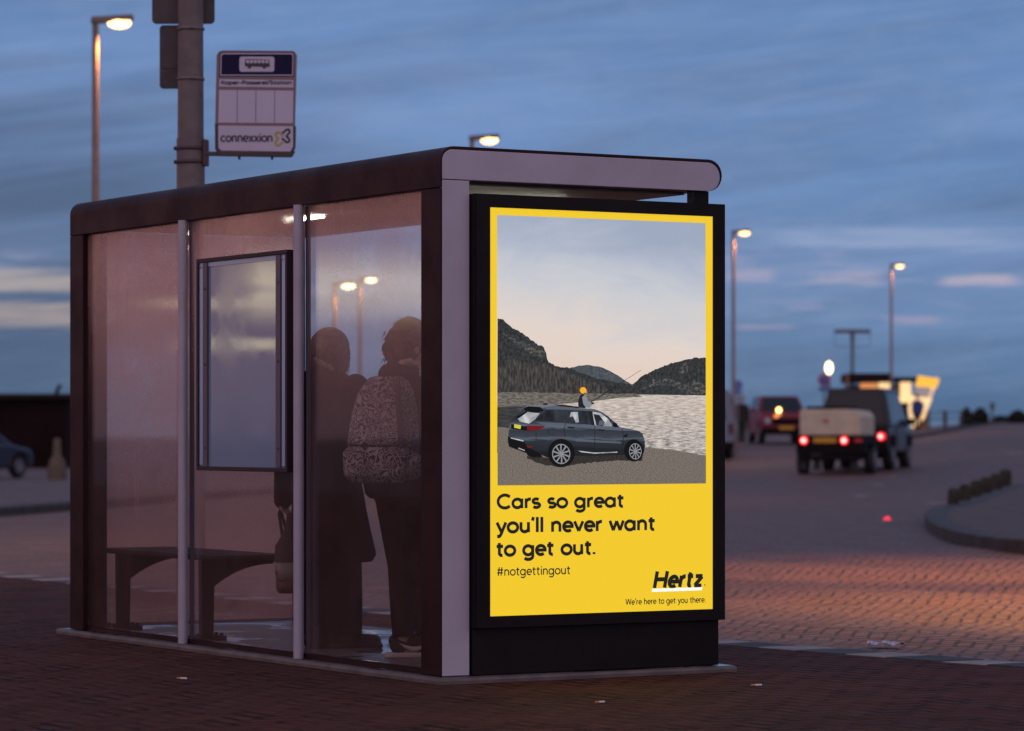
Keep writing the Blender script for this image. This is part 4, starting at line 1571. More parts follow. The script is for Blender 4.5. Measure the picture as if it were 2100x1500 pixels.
def sround(mb_, x0, x1, y0, y1, r, lay, corners=(1, 1, 1, 1), lean=0.0):
    pts = rounded(x0, x1, -y1, -y0, r, 5, corners)
    mb_.add([sgn(a + lean * (-b - 107), -b, lay) for a, b in pts], [tuple(range(len(pts)))])


q = MB()
outline = [(457, 106), (602, 107), (607, 110), (610, 116), (606, 258), (607, 262), (604, 306), (596, 323.5), (452, 321), (444, 308), (443, 258), (446, 116), (450, 109)]
q.prism([(bx(a), bz(b)) for a, b in outline], 'y', YS - 0.016, YS + 0.012)
board = q.build('sign_board', M['sign_frame'], bp_, bevel=0.003)
q = MB(); q.prism([(bx(a), bz(b)) for a, b in [(442.5, 255), (449, 256.5), (449, 307), (455, 313), (597, 314.5), (603, 303), (603, 260), (608, 261), (607, 304), (598, 324.5), (451, 322), (443, 308)]], 'y', YS - 0.021, YS + 0.014)
q.build('lower_frame', M['bracket'], board, bevel=0.002)
q = MB()
sround(q, 452.5, 605, 109.5, 160, 6, 1, (0, 0, 1, 1), -0.02)
q.k = 1
sround(q, 454.5, 603.5, 111.5, 158, 5, 2, (0, 0, 1, 1), -0.02)
q.k = 0
sround(q, 456.5, 601.5, 114, 155.8, 4, 3, (0, 0, 1, 1), -0.02)
q.k = 1
sround(q, 493, 564.5, 119, 150, 5, 4, (1, 1, 1, 1), -0.01)
q.build('route_header', [M['sign_navy'], M['sign_white']], board)
q = MB()
# bus symbol
quad(q, [(505, 124), (553.5, 125), (555, 139), (553, 140.5), (505, 139), (503.5, 136)], 5)
for cx in (513.5, 543.5):
    q.add([sgn(cx + 3.8 * math.cos(t * 0.5236), 140.2 + 3.8 * math.sin(t * 0.5236), 5.3) for t in range(12)], [tuple(range(12))])
q.k = 1
for i_ in range(6):
    x_ = 506.5 + i_ * 7.9
    quad(q, [(x_, 126), (x_ + 6.2, 126.1), (x_ + 6.2, 132.4), (x_, 132.3)], 6)
q.build('bus_symbol', [M['sign_dark'], M['sign_white']], board)
q = MB()
quad(q, [(452, 165), (603, 167), (603, 182), (451, 180)], 1)
quad(q, [(451, 187), (603, 188.5), (602, 255), (449.5, 254)], 1)
quad(q, [(449.5, 260), (602.5, 261.5), (602.5, 303), (597, 313), (456, 311), (450, 305)], 5)
q.build('sign_face', M['sign_white'], board)
q = MB()
for x_ in (488.5, 526.5, 565):
    quad(q, [(x_ - 0.5, 187.5), (x_ + 0.5, 187.5), (x_, 254.5), (x_ - 1, 254.5)], 2)
q.build('column_lines', M['sign_dark'], board)
q = MB()
put_text(q, "Koper-Passerel/Station", bx(455.5), bx(599.5), bz(175.6), 0.037, lambda x, z, n_: Vector((x, YS - 0.0205 - 0.00001 * n_, z)), 0.16)
q.build('lettering', M['sign_dark'], board)
q = MB()
put_text(q, "connexxion", bx(455), bx(560.5), bz(293.3), 0.0840, lambda x, z, n_: Vector((x, YS - 0.0245 - 0.00001 * n_, z)), 0.115)
q.build('lettering', M['sign_dark'], board)
# crossed emblem beside the name: two outlined bones
q = MB()


def bone(c, ang, ln, wd, mi):
    q.k = mi
    pts = []
    for (u, v) in ((-ln, 0.35), (-ln, 1), (-ln * 0.55, 1.0), (0, 0.35), (ln * 0.55, 1.0), (ln, 1), (ln, 0.35)):
        pts.append((u, v * wd))
    full = pts + [(u, -v) for u, v in reversed(pts)]
    k_ = len(full)
    for i_ in range(k_):
        (a, b), (c2, d2) = full[i_], full[(i_ + 1) % k_]
        L_ = math.hypot(c2 - a, d2 - b)
        if L_ < 1e-6:
            continue
        ox, oy = -(d2 - b) / L_ * 1.4, (c2 - a) / L_ * 1.4
        ex, ey = (c2 - a) / L_ * 0.9, (d2 - b) / L_ * 0.9
        pp = [(a + ox - ex, b + oy - ey), (c2 + ox + ex, d2 + oy + ey), (c2 - ox + ex, d2 - oy + ey), (a - ox - ex, b - oy - ey)]
        q.add([sgn(c[0] + x * math.cos(ang) - y * math.sin(ang), c[1] + x * math.sin(ang) + y * math.cos(ang), 6.2 + 0.3 * mi) for x, y in pp], [(0, 1, 2, 3)])


def xpath(pts, wd, mi):
    q.k = mi
    for (a, b), (c2, d2) in zip(pts, pts[1:]):
        L_ = math.hypot(c2 - a, d2 - b)
        ox, oy = -(d2 - b) / L_ * wd / 2, (c2 - a) / L_ * wd / 2
        ex, ey = (c2 - a) / L_ * wd * 0.35, (d2 - b) / L_ * wd * 0.35
        pp = [(a + ox - ex, b + oy - ey), (c2 + ox + ex, d2 + oy + ey), (c2 - ox + ex, d2 - oy + ey), (a - ox - ex, b - oy - ey)]
        q.add([sgn(x, y, 6.2 + 0.3 * mi + 0.02 * len(q.f) / 10) for x, y in pp], [(0, 1, 2, 3)])


def E(x, y):
    return 430 + x / 6.0, 90 + y / 6.0


xpath([E(905, 1140), E(880, 1108), E(840, 1105), E(818, 1130), E(850, 1180), E(818, 1230), E(830, 1262), E(865, 1262), E(905, 1220)], 4.2, 1)
xpath([E(905, 1115), E(955, 1070), E(985, 1070), E(995, 1100), E(955, 1150), E(990, 1190), E(985, 1220), E(955, 1226), E(905, 1180)], 4.2, 0)
q.build('emblem', [M['sign_dark'], M['sign_yellow']], board)

# ------------------------------------------------------------------ street lamps
def make_lamp(label, X, Y, zg, hgt, watts, cone=150, lens=None):
    o = empty('street_lamp', (X, Y, zg))
    tag(o, label, 'street lamp', 'sodium street lamps along the sea front')
    a = MB()
    a.tube([(0, 0, 0), (0, 0, 1.1), (0, 0, 1.14), (0, 0, hgt - 0.1), (0, 0, hgt + 0.06)], [0.085, 0.085, 0.06, 0.046, 0.046], 16)
    a.build('pole', M['lamp_metal'], o)
    b = MB()
    b.hexa([(-0.06, -0.06, hgt - 0.02), (0.52, -0.11, hgt + 0.035), (0.52, 0.11, hgt + 0.035), (-0.06, 0.06, hgt - 0.02),
            (-0.06, -0.06, hgt + 0.08), (0.52, -0.07, hgt + 0.115), (0.52, 0.07, hgt + 0.115), (-0.06, 0.06, hgt + 0.08)])
    hd = b.build('lamp_head', M['lamp_metal'], o, bevel=0.02)
    c = MB(); c.ell((0.33, 0, hgt - 0.005), (0.165, 0.10, 0.080))
    c.build('lamp_lens', lens or M['lamp_glow'], hd)
    L = bpy.data.lights.new('lamp_light', 'SPOT')
    L.energy = watts
    L.color = (1.0, 0.40, 0.10)
    L.spot_size = R(cone)
    L.spot_blend = 0.7
    L.shadow_soft_size = 0.12
    lo = bpy.data.objects.new('lamp_light', L)
    COL.objects.link(lo)
    lo.parent = o
    lo.location = (0.28, 0, hgt - 0.14)
    return o


make_lamp('tall lit lamp beside the pole with the bus stop sign', wx(196, 45), 45, ROADZ, 6.95, 500)
make_lamp('lit lamp whose head just tops the shelter roof', wx(968, 62), 62, ROADZ, 6.87, 700)
zl = road_z(wx(1505, 98), 98)
make_lamp('lit lamp rising right beside the black light box edge', wx(1504, 98), 98, zl, wz(478, 98) - zl, 500)
zl = road_z(wx(1828, 128), 128)
make_lamp('lit lamp standing by the kiosk behind the towed trailer', wx(1828, 128), 128, zl, wz(546, 128) - zl, 500)
zt_ = wz(586, 78)
make_lamp('glowing lamp seen through the shelter glass above the brown haired person', wx(686, 78), 78, ROADZ, zt_ - ROADZ, 300, 150, M['lamp_bright'])
zt_ = wz(574, 96)
make_lamp('smaller glowing lamp seen through the glass just right of the bigger one', wx(738, 96), 96, ROADZ, zt_ - ROADZ, 300, 150, M['lamp_bright'])
make_lamp('lamp just outside the frame lighting the brick road', 5.7, 26.5, ROADZ, 6.9, 6200, 112)
make_lamp('lamp outside the frame at the left lighting the road', -8.2, 32.0, ROADZ, 6.9, 700, 120)

# ------------------------------------------------------------------ people
def body_frame(x, y, z, az_):
    """local: X to the person's left... forward is local -Y"""
    return (x, y, z), az_


def hand(mb_, wrist, direc, thumb_dir, curl=0.5, s=1.0):
    """palm plus five bent fingers; direc = along the hand, thumb_dir = side of the thumb"""
    d = Vector(direc).normalized()
    t = Vector(thumb_dir).normalized()
    t = (t - d * t.dot(d)).normalized()
    nrm = d.cross(t).normalized()
    w_ = Vector(wrist)
    palm = w_ + d * 0.045 * s
    rot = Matrix((t, nrm, d)).transposed()
    mb_.ell(palm, (0.040 * s, 0.016 * s, 0.052 * s), None, 16, 10, rot.to_3x3())
    for i_, (off, ln) in enumerate(((0.029, 0.066), (0.010, 0.076), (-0.010, 0.070), (-0.028, 0.055))):
        a = w_ + d * 0.085 * s + t * off * s
        b = a + (d * (1 - curl * 0.4) + nrm * curl * 0.6).normalized() * ln * 0.5 * s
        c = b + (d * (1 - curl) + nrm * curl * 1.1).normalized() * ln * 0.5 * s
        mb_.caps(a, 0.0088 * s, b, 0.008 * s, 8)
        mb_.caps(b, 0.008 * s, c, 0.0068 * s, 8)
    a = w_ + d * 0.03 * s + t * 0.034 * s
    b = a + (d * 0.6 + t * 0.6 + nrm * 0.2).normalized() * 0.036 * s
    c = b + (d * 0.8 + t * 0.1 + nrm * 0.4).normalized() * 0.028 * s
    mb_.caps(a, 0.011 * s, b, 0.0095 * s, 8)
    mb_.caps(b, 0.0095 * s, c, 0.0075 * s, 8)


def head(mb_, c, fwd, s=1.0):
    """skull, jaw, nose, brow, ears round the centre c, facing fwd"""
    f = Vector(fwd).normalized()
    up = Vector((0, 0, 1))
    l_ = up.cross(f).normalized()
    up = f.cross(l_).normalized()
    c = Vector(c)
    rot = Matrix((l_, f, up)).transposed().to_3x3()
    mb_.ell(c + up * 0.02 * s, (0.074 * s, 0.094 * s, 0.098 * s), None, 20, 14, rot)
    mb_.ell(c + f * 0.028 * s - up * 0.055 * s, (0.056 * s, 0.062 * s, 0.066 * s), None, 18, 12, rot)
    mb_.caps(c + f * 0.088 * s + up * 0.012 * s, 0.010 * s, c + f * 0.106 * s - up * 0.026 * s, 0.014 * s, 10)
    mb_.ell(c + f * 0.084 * s - up * 0.058 * s, (0.024 * s, 0.010 * s, 0.009 * s), None, 12, 8, rot)
    mb_.ell(c + f * 0.078 * s + up * 0.030 * s, (0.050 * s, 0.014 * s, 0.010 * s), None, 12, 8, rot)
    mb_.ell(c + f * 0.070 * s - up * 0.098 * s, (0.024 * s, 0.020 * s, 0.018 * s), None, 12, 8, rot)
    for sg in (-1, 1):
        mb_.ell(c + l_ * 0.076 * sg * s - f * 0.008 * s - up * 0.008 * s, (0.010 * s, 0.018 * s, 0.032 * s), None, 10, 8, rot)
        mb_.ell(c + l_ * 0.030 * sg * s + f * 0.082 * s + up * 0.008 * s, (0.014 * s, 0.008 * s, 0.009 * s), None, 10, 8, rot)
    return f, l_, up, rot


# ---- person with long coat and bag (left of the two)
AY = 17.0
ax, az0 = wx(672, AY), 0.0
pa = MB()
hz = wz(722, AY)                     # centre of the head
fa = Vector((0.50, 0.86, 0))          # the way the body faces: away, to the right
la = Vector((-0.86, 0.50, 0))         # the person's left
hx = wx(678, AY) - ax
hf = Vector((0.62, 0.76, -0.12))
hc = Vector((hx, 0.03, hz - 0.005))
head(pa, hc, hf, 0.98)
pa.caps((hx - 0.02, 0.0, hz - 0.20), 0.058, hc + Vector((-0.01, -0.01, -0.07)), 0.052)
sL, sR = Vector((-0.005, 0.0, 1.37)) + la * 0.175, Vector((0.0, 0.0, 1.37)) - la * 0.175
pa.loft([(0, 0, 0.86, 0.125, 0.105, math.atan2(la.y, la.x)), (0, 0, 1.05, 0.115, 0.095, math.atan2(la.y, la.x)), (0, 0, 1.25, 0.120, 0.10, math.atan2(la.y, la.x)), (0, 0, 1.37, 0.125, 0.085, math.atan2(la.y, la.x)), (0, 0, 1.44, 0.09, 0.07, math.atan2(la.y, la.x)), (hx - 0.02, 0, hz - 0.19, 0.056, 0.056, 0)])
elL, elR = sL + Vector((-0.07, -0.02, -0.30)), sR + Vector((0.06, 0.06, -0.30))
wrL, wrR = elL + Vector((-0.015, 0.06, -0.25)), elR + Vector((0.02, 0.13, -0.20))
for a, b, c in ((sL, elL, wrL), (sR, elR, wrR)):
    pa.caps(a, 0.056, b, 0.043)
    pa.caps(b, 0.042, c, 0.030)
hand(pa, wrL, (0.0, 0.03, -1), (0.5, 0.86, 0), 0.75)
hand(pa, wrR, (0.1, 0.3, -1), (-0.2, 0.9, 0), 0.5)
for sg, fx, fy in ((1, -0.04, -0.05), (-1, 0.05, 0.06)):
    hip = la * 0.085 * sg + Vector((0, 0, 0.88))
    kn = la * 0.085 * sg + fa * 0.03 + Vector((0, 0, 0.48))
    an = la * 0.08 * sg + fa * (0.0 if sg > 0 else 0.03) + Vector((0, 0, 0.09))
    pa.caps(hip, 0.088, kn, 0.056)
    pa.caps(kn, 0.056, an, 0.040)
    pa.caps(an + Vector((0, 0, -0.05)), 0.030, an + Vector((0.85, 0.1, 0)) * 0.05 + Vector((0, 0, -0.055)), 0.026)
body = pa.build('person', M['skin'], None, remesh=0.007, relax=2)
body.location = (ax, AY, 0)
tag(body, 'person in long dark coat with brown bobbed hair and a hanging bag', 'person')
# hair: full bob with volume behind
hb = MB()
rotz = Matrix.Rotation(math.atan2(-hf.x, hf.y), 3, 'Z')
hb.ell(hc + Vector((-0.006, -0.014, 0.030)), (0.100, 0.112, 0.106), None, 24, 16, rotz)
hb.ell(hc + Vector((-0.020, -0.045, -0.035)), (0.098, 0.085, 0.090), None, 24, 16, rotz)
hb.ell(hc + Vector((0.040, -0.030, -0.055)), (0.060, 0.055, 0.075), None, 20, 12, rotz)
hb.ell(hc + Vector((-0.070, -0.02, -0.06)), (0.045, 0.05, 0.065), None, 20, 12, rotz)
rnd = random.Random(3)
for i_ in range(70):
    a = rnd.uniform(0, 2 * math.pi)
    z_ = rnd.uniform(-0.02, 0.09)
    r_ = math.sqrt(max(0.0, 1 - (z_ / 0.115) ** 2)) * 0.098
    p0 = hc + Vector((r_ * math.cos(a) - 0.006, r_ * math.sin(a) * 1.05 - 0.02, z_ + 0.02))
    p1 = hc + Vector((0.10 * math.cos(a) - 0.008, 0.10 * math.sin(a) - 0.03, rnd.uniform(-0.11, -0.06)))
    if (p1 - hc).dot(hf) > 0.05:
        continue
    hb.tube([p0, (p0 + p1) / 2 + Vector((0.008 * math.cos(a), 0.008 * math.sin(a), 0)), p1], [0.007, 0.010, 0.004], 6)
hb.build('hair', M['hair_brown'], body, remesh=0.005, relax=1)
hs = MB()
rnd = random.Random(21)
for i_ in range(60):
    a = rnd.uniform(0, 2 * math.pi)
    r_ = rnd.uniform(0.098, 0.108)
    p0 = hc + Vector((0.09 * math.cos(a) - 0.006, 0.10 * math.sin(a) - 0.02, rnd.uniform(0.02, 0.09)))
    p1 = hc + Vector((r_ * math.cos(a) - 0.008, r_ * 1.05 * math.sin(a) - 0.03, rnd.uniform(-0.06, -0.01)))
    p2 = hc + Vector(((r_ + rnd.uniform(-0.01, 0.014)) * math.cos(a + 0.1) - 0.008, r_ * math.sin(a + 0.1) - 0.03, rnd.uniform(-0.15, -0.09)))
    if (p1 - hc).dot(hf) > 0.045:
        continue
    hs.tube([p0, p1, p2], [0.002, 0.0028, 0.001], 5)
hs.build('hair_strands', M['hair_brown'], body)
# coat: A-line, hem wider to the right
rc = math.atan2(la.y, la.x)
ct = MB()


def cring(z, xl, xr, depth, dy=0.0, pw_=0.9):
    """ring from photo pixels at height of pixel row"""
    zz = wz(z, AY)
    c = (wx((xl + xr) / 2, AY) - ax)
    hw_ = (xr - xl) / 2 / F * AY
    return (c, dy, zz, hw_, depth, 0.0, pw_)


ct.loft([cring(1152, 597, 764, 0.22), cring(1136, 596, 772, 0.225), cring(1085, 598, 760, 0.21), cring(1010, 598, 744, 0.195), cring(930, 597, 730, 0.175), cring(870, 606, 724, 0.155), cring(815, 607, 724, 0.15), cring(790, 610, 722, 0.14), cring(768, 620, 712, 0.115), cring(752, 634, 700, 0.085), cring(742, 644, 694, 0.075)], 40)
for a, b, c in ((sL, elL, wrL), (sR, elR, wrR)):
    ct.caps(a + Vector((0, 0, -0.01)), 0.076, b, 0.062)
    ct.caps(b, 0.060, c + (c - b).normalized() * 0.050, 0.050)
for i_ in range(13):
    a = 2 * math.pi * i_ / 13 + 0.3
    ct.caps((0.02 + 0.195 * math.cos(a), 0.19 * math.sin(a), 0.50), 0.034, (0.0 + 0.14 * math.cos(a), 0.13 * math.sin(a), 1.02), 0.016)
ct.build('coat', M['coat'], body, remesh=0.009, relax=2)
# scarf / light collar
sc_ = MB()
pts = [(wx(px, AY) - ax, yy, wz(py, AY)) for px, py, yy in ((646, 737, -0.075), (660, 744, -0.095), (676, 754, -0.095), (688, 764, -0.07), (694, 768, -0.02))]
sc_.tube(pts, [0.012, 0.018, 0.018, 0.015, 0.008], 12)
sc_.build('collar', M['scarf'], body)
# trousers
tr_ = MB()
for sg in (1, -1):
    o_ = la * 0.08 * sg + fa * (0.0 if sg > 0 else 0.03)
    tr_.loft([(o_.x, o_.y, 0.07, 0.098, 0.105, 0, 0.95), (o_.x, o_.y, 0.25, 0.100, 0.105, 0, 0.95), (la.x * 0.085 * sg, la.y * 0.085 * sg, 0.55, 0.105, 0.11, 0, 0.95), (la.x * 0.08 * sg, la.y * 0.08 * sg, 0.88, 0.115, 0.12, 0, 1)], 24)
tr_.build('trousers', M['trousers'], body, remesh=0.009, relax=2)
for sg in (1, -1):
    an = la * 0.08 * sg + fa * (0.0 if sg > 0 else 0.03)
    q = MB()
    u = Vector((0.97, 0.22, 0))
    if sg > 0:
        an = an + Vector((0.03, -0.06, 0))
    q.caps(an + Vector((-0.03, 0, 0.05)) - u * 0.02, 0.046, an + u * 0.17 + Vector((0, 0, 0.036)), 0.032)
    q.caps(an + Vector((0, 0, 0.10)), 0.052, an + Vector((0, 0, 0.045)), 0.050)
    q.box(-0.075, 0.205, -0.042, 0.042, 0.001, 0.022, Matrix.Translation(an) @ Matrix.Rotation(math.atan2(u.y, u.x), 4, 'Z'))
    q.build('boot', M['leather'], body, remesh=0.006, relax=3)
# bag held in the left hand
bgY = AY + 0.02
hgp = Vector((ax, AY, 0)) + wrL + Vector((0.0, 0.0, -0.10))
bag = empty('hand_bag', (wx(588, bgY), bgY, wz(1216, bgY)), R(8))
tag(bag, 'dark bag with pale panel and brown base held beside the coat', 'bag')
zz0 = wz(1216, bgY)
q = MB()
hw_ = 0.062
def bzz(py):
    return wz(py, bgY) - zz0
q.k = 0
q.loft([(0, 0, bzz(1178), 0.058, 0.11, 0, 0.55), (0, 0, bzz(1150), 0.062, 0.115, 0, 0.55), (0, 0, bzz(1120), 0.060, 0.11, 0, 0.55), (0.006, 0, bzz(1111), 0.050, 0.09, 0, 0.6), (0.022, 0, bzz(1085), 0.032, 0.06, 0, 0.7), (0.026, 0, bzz(1052), 0.024, 0.04, 0, 0.8)], 28)
q.build('upper', M['bag_dark'], bag)
q = MB(); q.loft([(0, 0, bzz(1189), 0.054, 0.112, 0, 0.55), (0, 0, bzz(1153), 0.064, 0.118, 0, 0.55)], 28)
q.build('pale_panel', M['bag_grey'], bag)
q = MB(); q.loft([(0, 0, 0.0, 0.044, 0.09, 0, 0.6), (0, 0, 0.02, 0.052, 0.105, 0, 0.55), (0, 0, bzz(1190), 0.055, 0.113, 0, 0.55)], 28)
q.build('lower', M['bag_brown'], bag)
q = MB()
hl = hgp - Vector(bag.location)
q.tube([(-0.02, -0.06, bzz(1116)), (hl.x - 0.01, hl.y - 0.02, hl.z - 0.02), (hl.x, hl.y + 0.01, hl.z + 0.0), (hl.x + 0.01, hl.y + 0.03, hl.z - 0.03), (0.02, 0.06, bzz(1116))], 0.009, 8)
q.build('strap', M['bag_dark'], bag)

# ---- person with patterned backpack (right of the two)
QY = 16.3
qx = wx(828, QY)
pb = MB()


def X_(px, Y=QY):
    return wx(px, Y) - qx


hc2 = Vector((X_(842), 0.04, wz(713, QY)))
hf2 = Vector((0.86, 0.50, 0.03))
fb = Vector((0.42, 0.91, 0))
lb = Vector((-0.91, 0.42, 0))
head(pb, hc2, hf2, 1.0)
ro = math.atan2(lb.y, lb.x)
pb.caps((X_(838), 0.0, 1.36), 0.06, hc2 + Vector((0, 0, -0.07)), 0.054)
pb.loft([(0.02, 0, 0.84, 0.16, 0.115, ro), (0.02, 0, 1.02, 0.14, 0.10, ro), (0.02, 0, 1.22, 0.175, 0.115, ro), (0.02, 0, 1.34, 0.18, 0.095, ro), (0.025, 0, 1.42, 0.085, 0.07, ro), (X_(838), 0, 1.47, 0.056, 0.056, 0)])
sL, sR = Vector((0.02, 0, 1.34)) + lb * 0.175, Vector((0.02, 0, 1.34)) - lb * 0.175
elL, elR = sL + Vector((-0.05, 0.06, -0.28)), sR + Vector((0.05, 0.05, -0.28))
wrL, wrR = elL + Vector((0.10, 0.20, 0.02)), elR + Vector((-0.04, 0.22, 0.02))
for a, b, c in ((sL, elL, wrL), (sR, elR, wrR)):
    pb.caps(a, 0.054, b, 0.042)
    pb.caps(b, 0.041, c, 0.029)
hand(pb, wrL, (0.5, 0.85, 0.1), (0.2, 0, 1), 0.7)
hand(pb, wrR, (0.1, 0.95, 0.1), (-0.2, 0, 1), 0.7)
legsB = []
for sg in (1, -1):
    hip = lb * 0.085 * sg + Vector((0.03, 0, 0.86))
    kn = Vector((X_(826 if sg > 0 else 862), -0.02 if sg > 0 else 0.08, 0.47))
    an = Vector((X_(827 if sg > 0 else 872), -0.02 if sg > 0 else 0.12, 0.095))
    legsB.append((hip, kn, an))
    pb.caps(hip, 0.086, kn, 0.054)
    pb.caps(kn, 0.052, an, 0.036)
    pb.caps(an + Vector((-0.005, 0, -0.05)), 0.034, an + Vector((0.13, 0.03, -0.06)), 0.028)
body2 = pb.build('person', M['skin'], None, remesh=0.007, relax=2)
body2.location = (qx, QY, 0)
tag(body2, 'person with pinned up hair wearing a patterned backpack and dark sneakers', 'person')
hb = MB()
rotz = Matrix.Rotation(math.atan2(-hf2.x, hf2.y), 3, 'Z')
hb.ell(hc2 + Vector((-0.004, -0.010, 0.048)), (0.086, 0.108, 0.108), None, 24, 16, rotz)
hb.ell(hc2 + Vector((-0.030, -0.03, -0.015)), (0.066, 0.075, 0.085), None, 24, 16, rotz)
for px, py, r_ in ((803, 697, 0.036), (798, 714, 0.037), (803, 731, 0.034), (795, 724, 0.026), (808, 684, 0.030), (814, 746, 0.026), (808, 758, 0.017)):
    hb.ell(Vector((X_(px), 0.0, wz(py, QY))), (r_, r_ * 1.1, r_), None, 16, 10)
rnd = random.Random(5)
for i_ in range(46):
    a = rnd.uniform(0, 2 * math.pi)
    p0 = hc2 + Vector((0.092 * math.cos(a) - 0.012, 0.105 * math.sin(a) - 0.012, rnd.uniform(0.02, 0.10)))
    if (p0 - hc2).dot(hf2) > 0.04:
        continue
    p1 = Vector((X_(803), 0.0, wz(706, QY)))
    mid = (p0 + p1) / 2
    out_ = (mid - hc2).normalized() * 0.112
    hb.tube([p0, hc2 + out_ + Vector((0, 0, 0.01)), p1], [0.004, 0.007, 0.006], 6)
hb.build('hair', M['hair_dark'], body2, remesh=0.005, relax=1)
hs = MB()
rnd = random.Random(22)
for i_ in range(46):
    px, py = rnd.uniform(788, 822), rnd.uniform(678, 752)
    p0 = Vector((X_(px), rnd.uniform(-0.03, 0.02), wz(py, QY)))
    hs.tube([p0, p0 + Vector((rnd.uniform(-0.022, 0.006), rnd.uniform(-0.03, 0.0), rnd.uniform(-0.02, 0.02))), p0 + Vector((rnd.uniform(-0.032, -0.004), rnd.uniform(-0.03, 0.01), rnd.uniform(-0.05, 0.012)))], [0.003, 0.0026, 0.001], 5)
for i_ in range(18):
    a = rnd.uniform(0.4, 2.8)
    p0 = hc2 + Vector((0.082 * math.cos(a), -0.03, 0.048 + 0.100 * math.sin(a)))
    hs.tube([p0, p0 + Vector((-0.012, -0.01, 0.010)), p0 + Vector((-0.03, -0.01, 0.006))], [0.002, 0.002, 0.0008], 5)
hs.build('hair_strands', M['hair_dark'], body2)
jk = MB()
jk.loft([(0.03, 0, 0.80, 0.175, 0.14, ro, 0.95), (0.03, 0, 0.95, 0.172, 0.135, ro, 0.95), (0.02, 0, 1.08, 0.165, 0.128, ro, 0.95), (0.02, 0, 1.22, 0.195, 0.135, ro, 0.95), (0.02, 0, 1.33, 0.200, 0.115, ro, 0.95), (0.025, 0, 1.40, 0.125, 0.095, ro, 1), (X_(836), 0, 1.455, 0.080, 0.080, 0)], 40)
for a, b, c in ((sL, elL, wrL), (sR, elR, wrR)):
    jk.caps(a, 0.074, b, 0.060)
    jk.caps(b, 0.058, c - (c - b).normalized() * 0.012, 0.046)
jk.ell((X_(818), -0.04, wz(768, QY)), (0.105, 0.10, 0.065))
jk.ell((X_(812), -0.02, wz(748, QY)), (0.045, 0.06, 0.045))
jk.build('jacket', M['jacket'], body2, remesh=0.009, relax=2)
sc_ = MB()
sc_.tube([(X_(812), -0.06, wz(752, QY)), (X_(826), -0.085, wz(747, QY)), (X_(842), -0.085, wz(744, QY)), (X_(852), -0.055, wz(749, QY))], [0.012, 0.020, 0.022, 0.010], 12)
sc_.build('scarf', M['scarf'], body2)
tz = MB()
for hip, kn, an in legsB:
    tz.caps(hip, 0.112, kn, 0.078)
    tz.loft([(an.x, an.y, 0.105, 0.056, 0.062, 0), (an.x, an.y, 0.14, 0.058, 0.064, 0), ((an.x + kn.x) / 2, (an.y + kn.y) / 2, 0.30, 0.068, 0.074, 0), (kn.x, kn.y, 0.47, 0.077, 0.080, 0), (kn.x, kn.y, 0.50, 0.078, 0.080, 0)], 24)
tz.loft([(0.03, 0, 0.76, 0.165, 0.13, ro), (0.03, 0, 0.92, 0.165, 0.13, ro)], 30)
tz.build('trousers', M['trousers'], body2, remesh=0.009, relax=2)
for (hip, kn, an) in legsB:
    u = Vector((0.98, 0.16, 0))
    T_ = Matrix.Translation((an.x, an.y, 0)) @ Matrix.Rotation(math.atan2(u.y, u.x), 4, 'Z')
    q = MB()
    q.caps(T_ @ Vector((-0.030, 0, 0.062)), 0.040, T_ @ Vector((0.165, 0, 0.045)), 0.027)
    q.caps(T_ @ Vector((-0.045, 0, 0.085)), 0.030, T_ @ Vector((-0.02, 0, 0.05)), 0.042)
    q.caps(T_ @ Vector((0.02, 0, 0.085)), 0.030, T_ @ Vector((0.10, 0, 0.060)), 0.036)
    sn = q.build('sneaker', M['leather'], body2, remesh=0.005, relax=2)
    q = MB()
    out = []
    for i_ in range(24):
        t = 2 * math.pi * i_ / 24
        out.append((0.055 + 0.148 * math.copysign(abs(math.cos(t)) ** 0.7, math.cos(t)), 0.044 * math.copysign(abs(math.sin(t)) ** 0.6, math.sin(t))))
    q.prism(out, 'z', 0.001, 0.026, T_)
    q.build('sole', M['shoe_sole'], sn, bevel=0.005)
    q = MB()
    curve = [(-0.030, 0.078, 0.0), (0.0, 0.058, 0.007), (0.04, 0.044, 0.012), (0.075, 0.046, 0.012), (0.10, 0.060, 0.005), (0.112, 0.075, 0.0)]
    vs = []
    for (x_, z_, hw2) in curve:
        yy = -0.0435 - 0.0012
        vs += [T_ @ Vector((x_, yy + 0.004, z_ - hw2)), T_ @ Vector((x_, yy, z_ - hw2 * 0.2)), T_ @ Vector((x_, yy + 0.004, z_ + hw2))]
    fs_ = []
    for i_ in range(len(curve) - 1):
        for k_ in range(2):
            fs_.append((i_ * 3 + k_, i_ * 3 + k_ + 1, i_ * 3 + k_ + 4, i_ * 3 + k_ + 3))
    q.add(vs, fs_)
    q.build('swoosh_mark', M['shoe_sole'], sn)
# backpack, worn: a thing of its own
KY = QY - 0.24
bk = empty('backpack', (wx(785, KY), KY, wz(992, KY)), R(-18))
tag(bk, 'large patterned backpack with dark strap worn on the back', 'backpack')
z9 = wz(992, KY)


def kz(py):
    return wz(py, KY) - z9


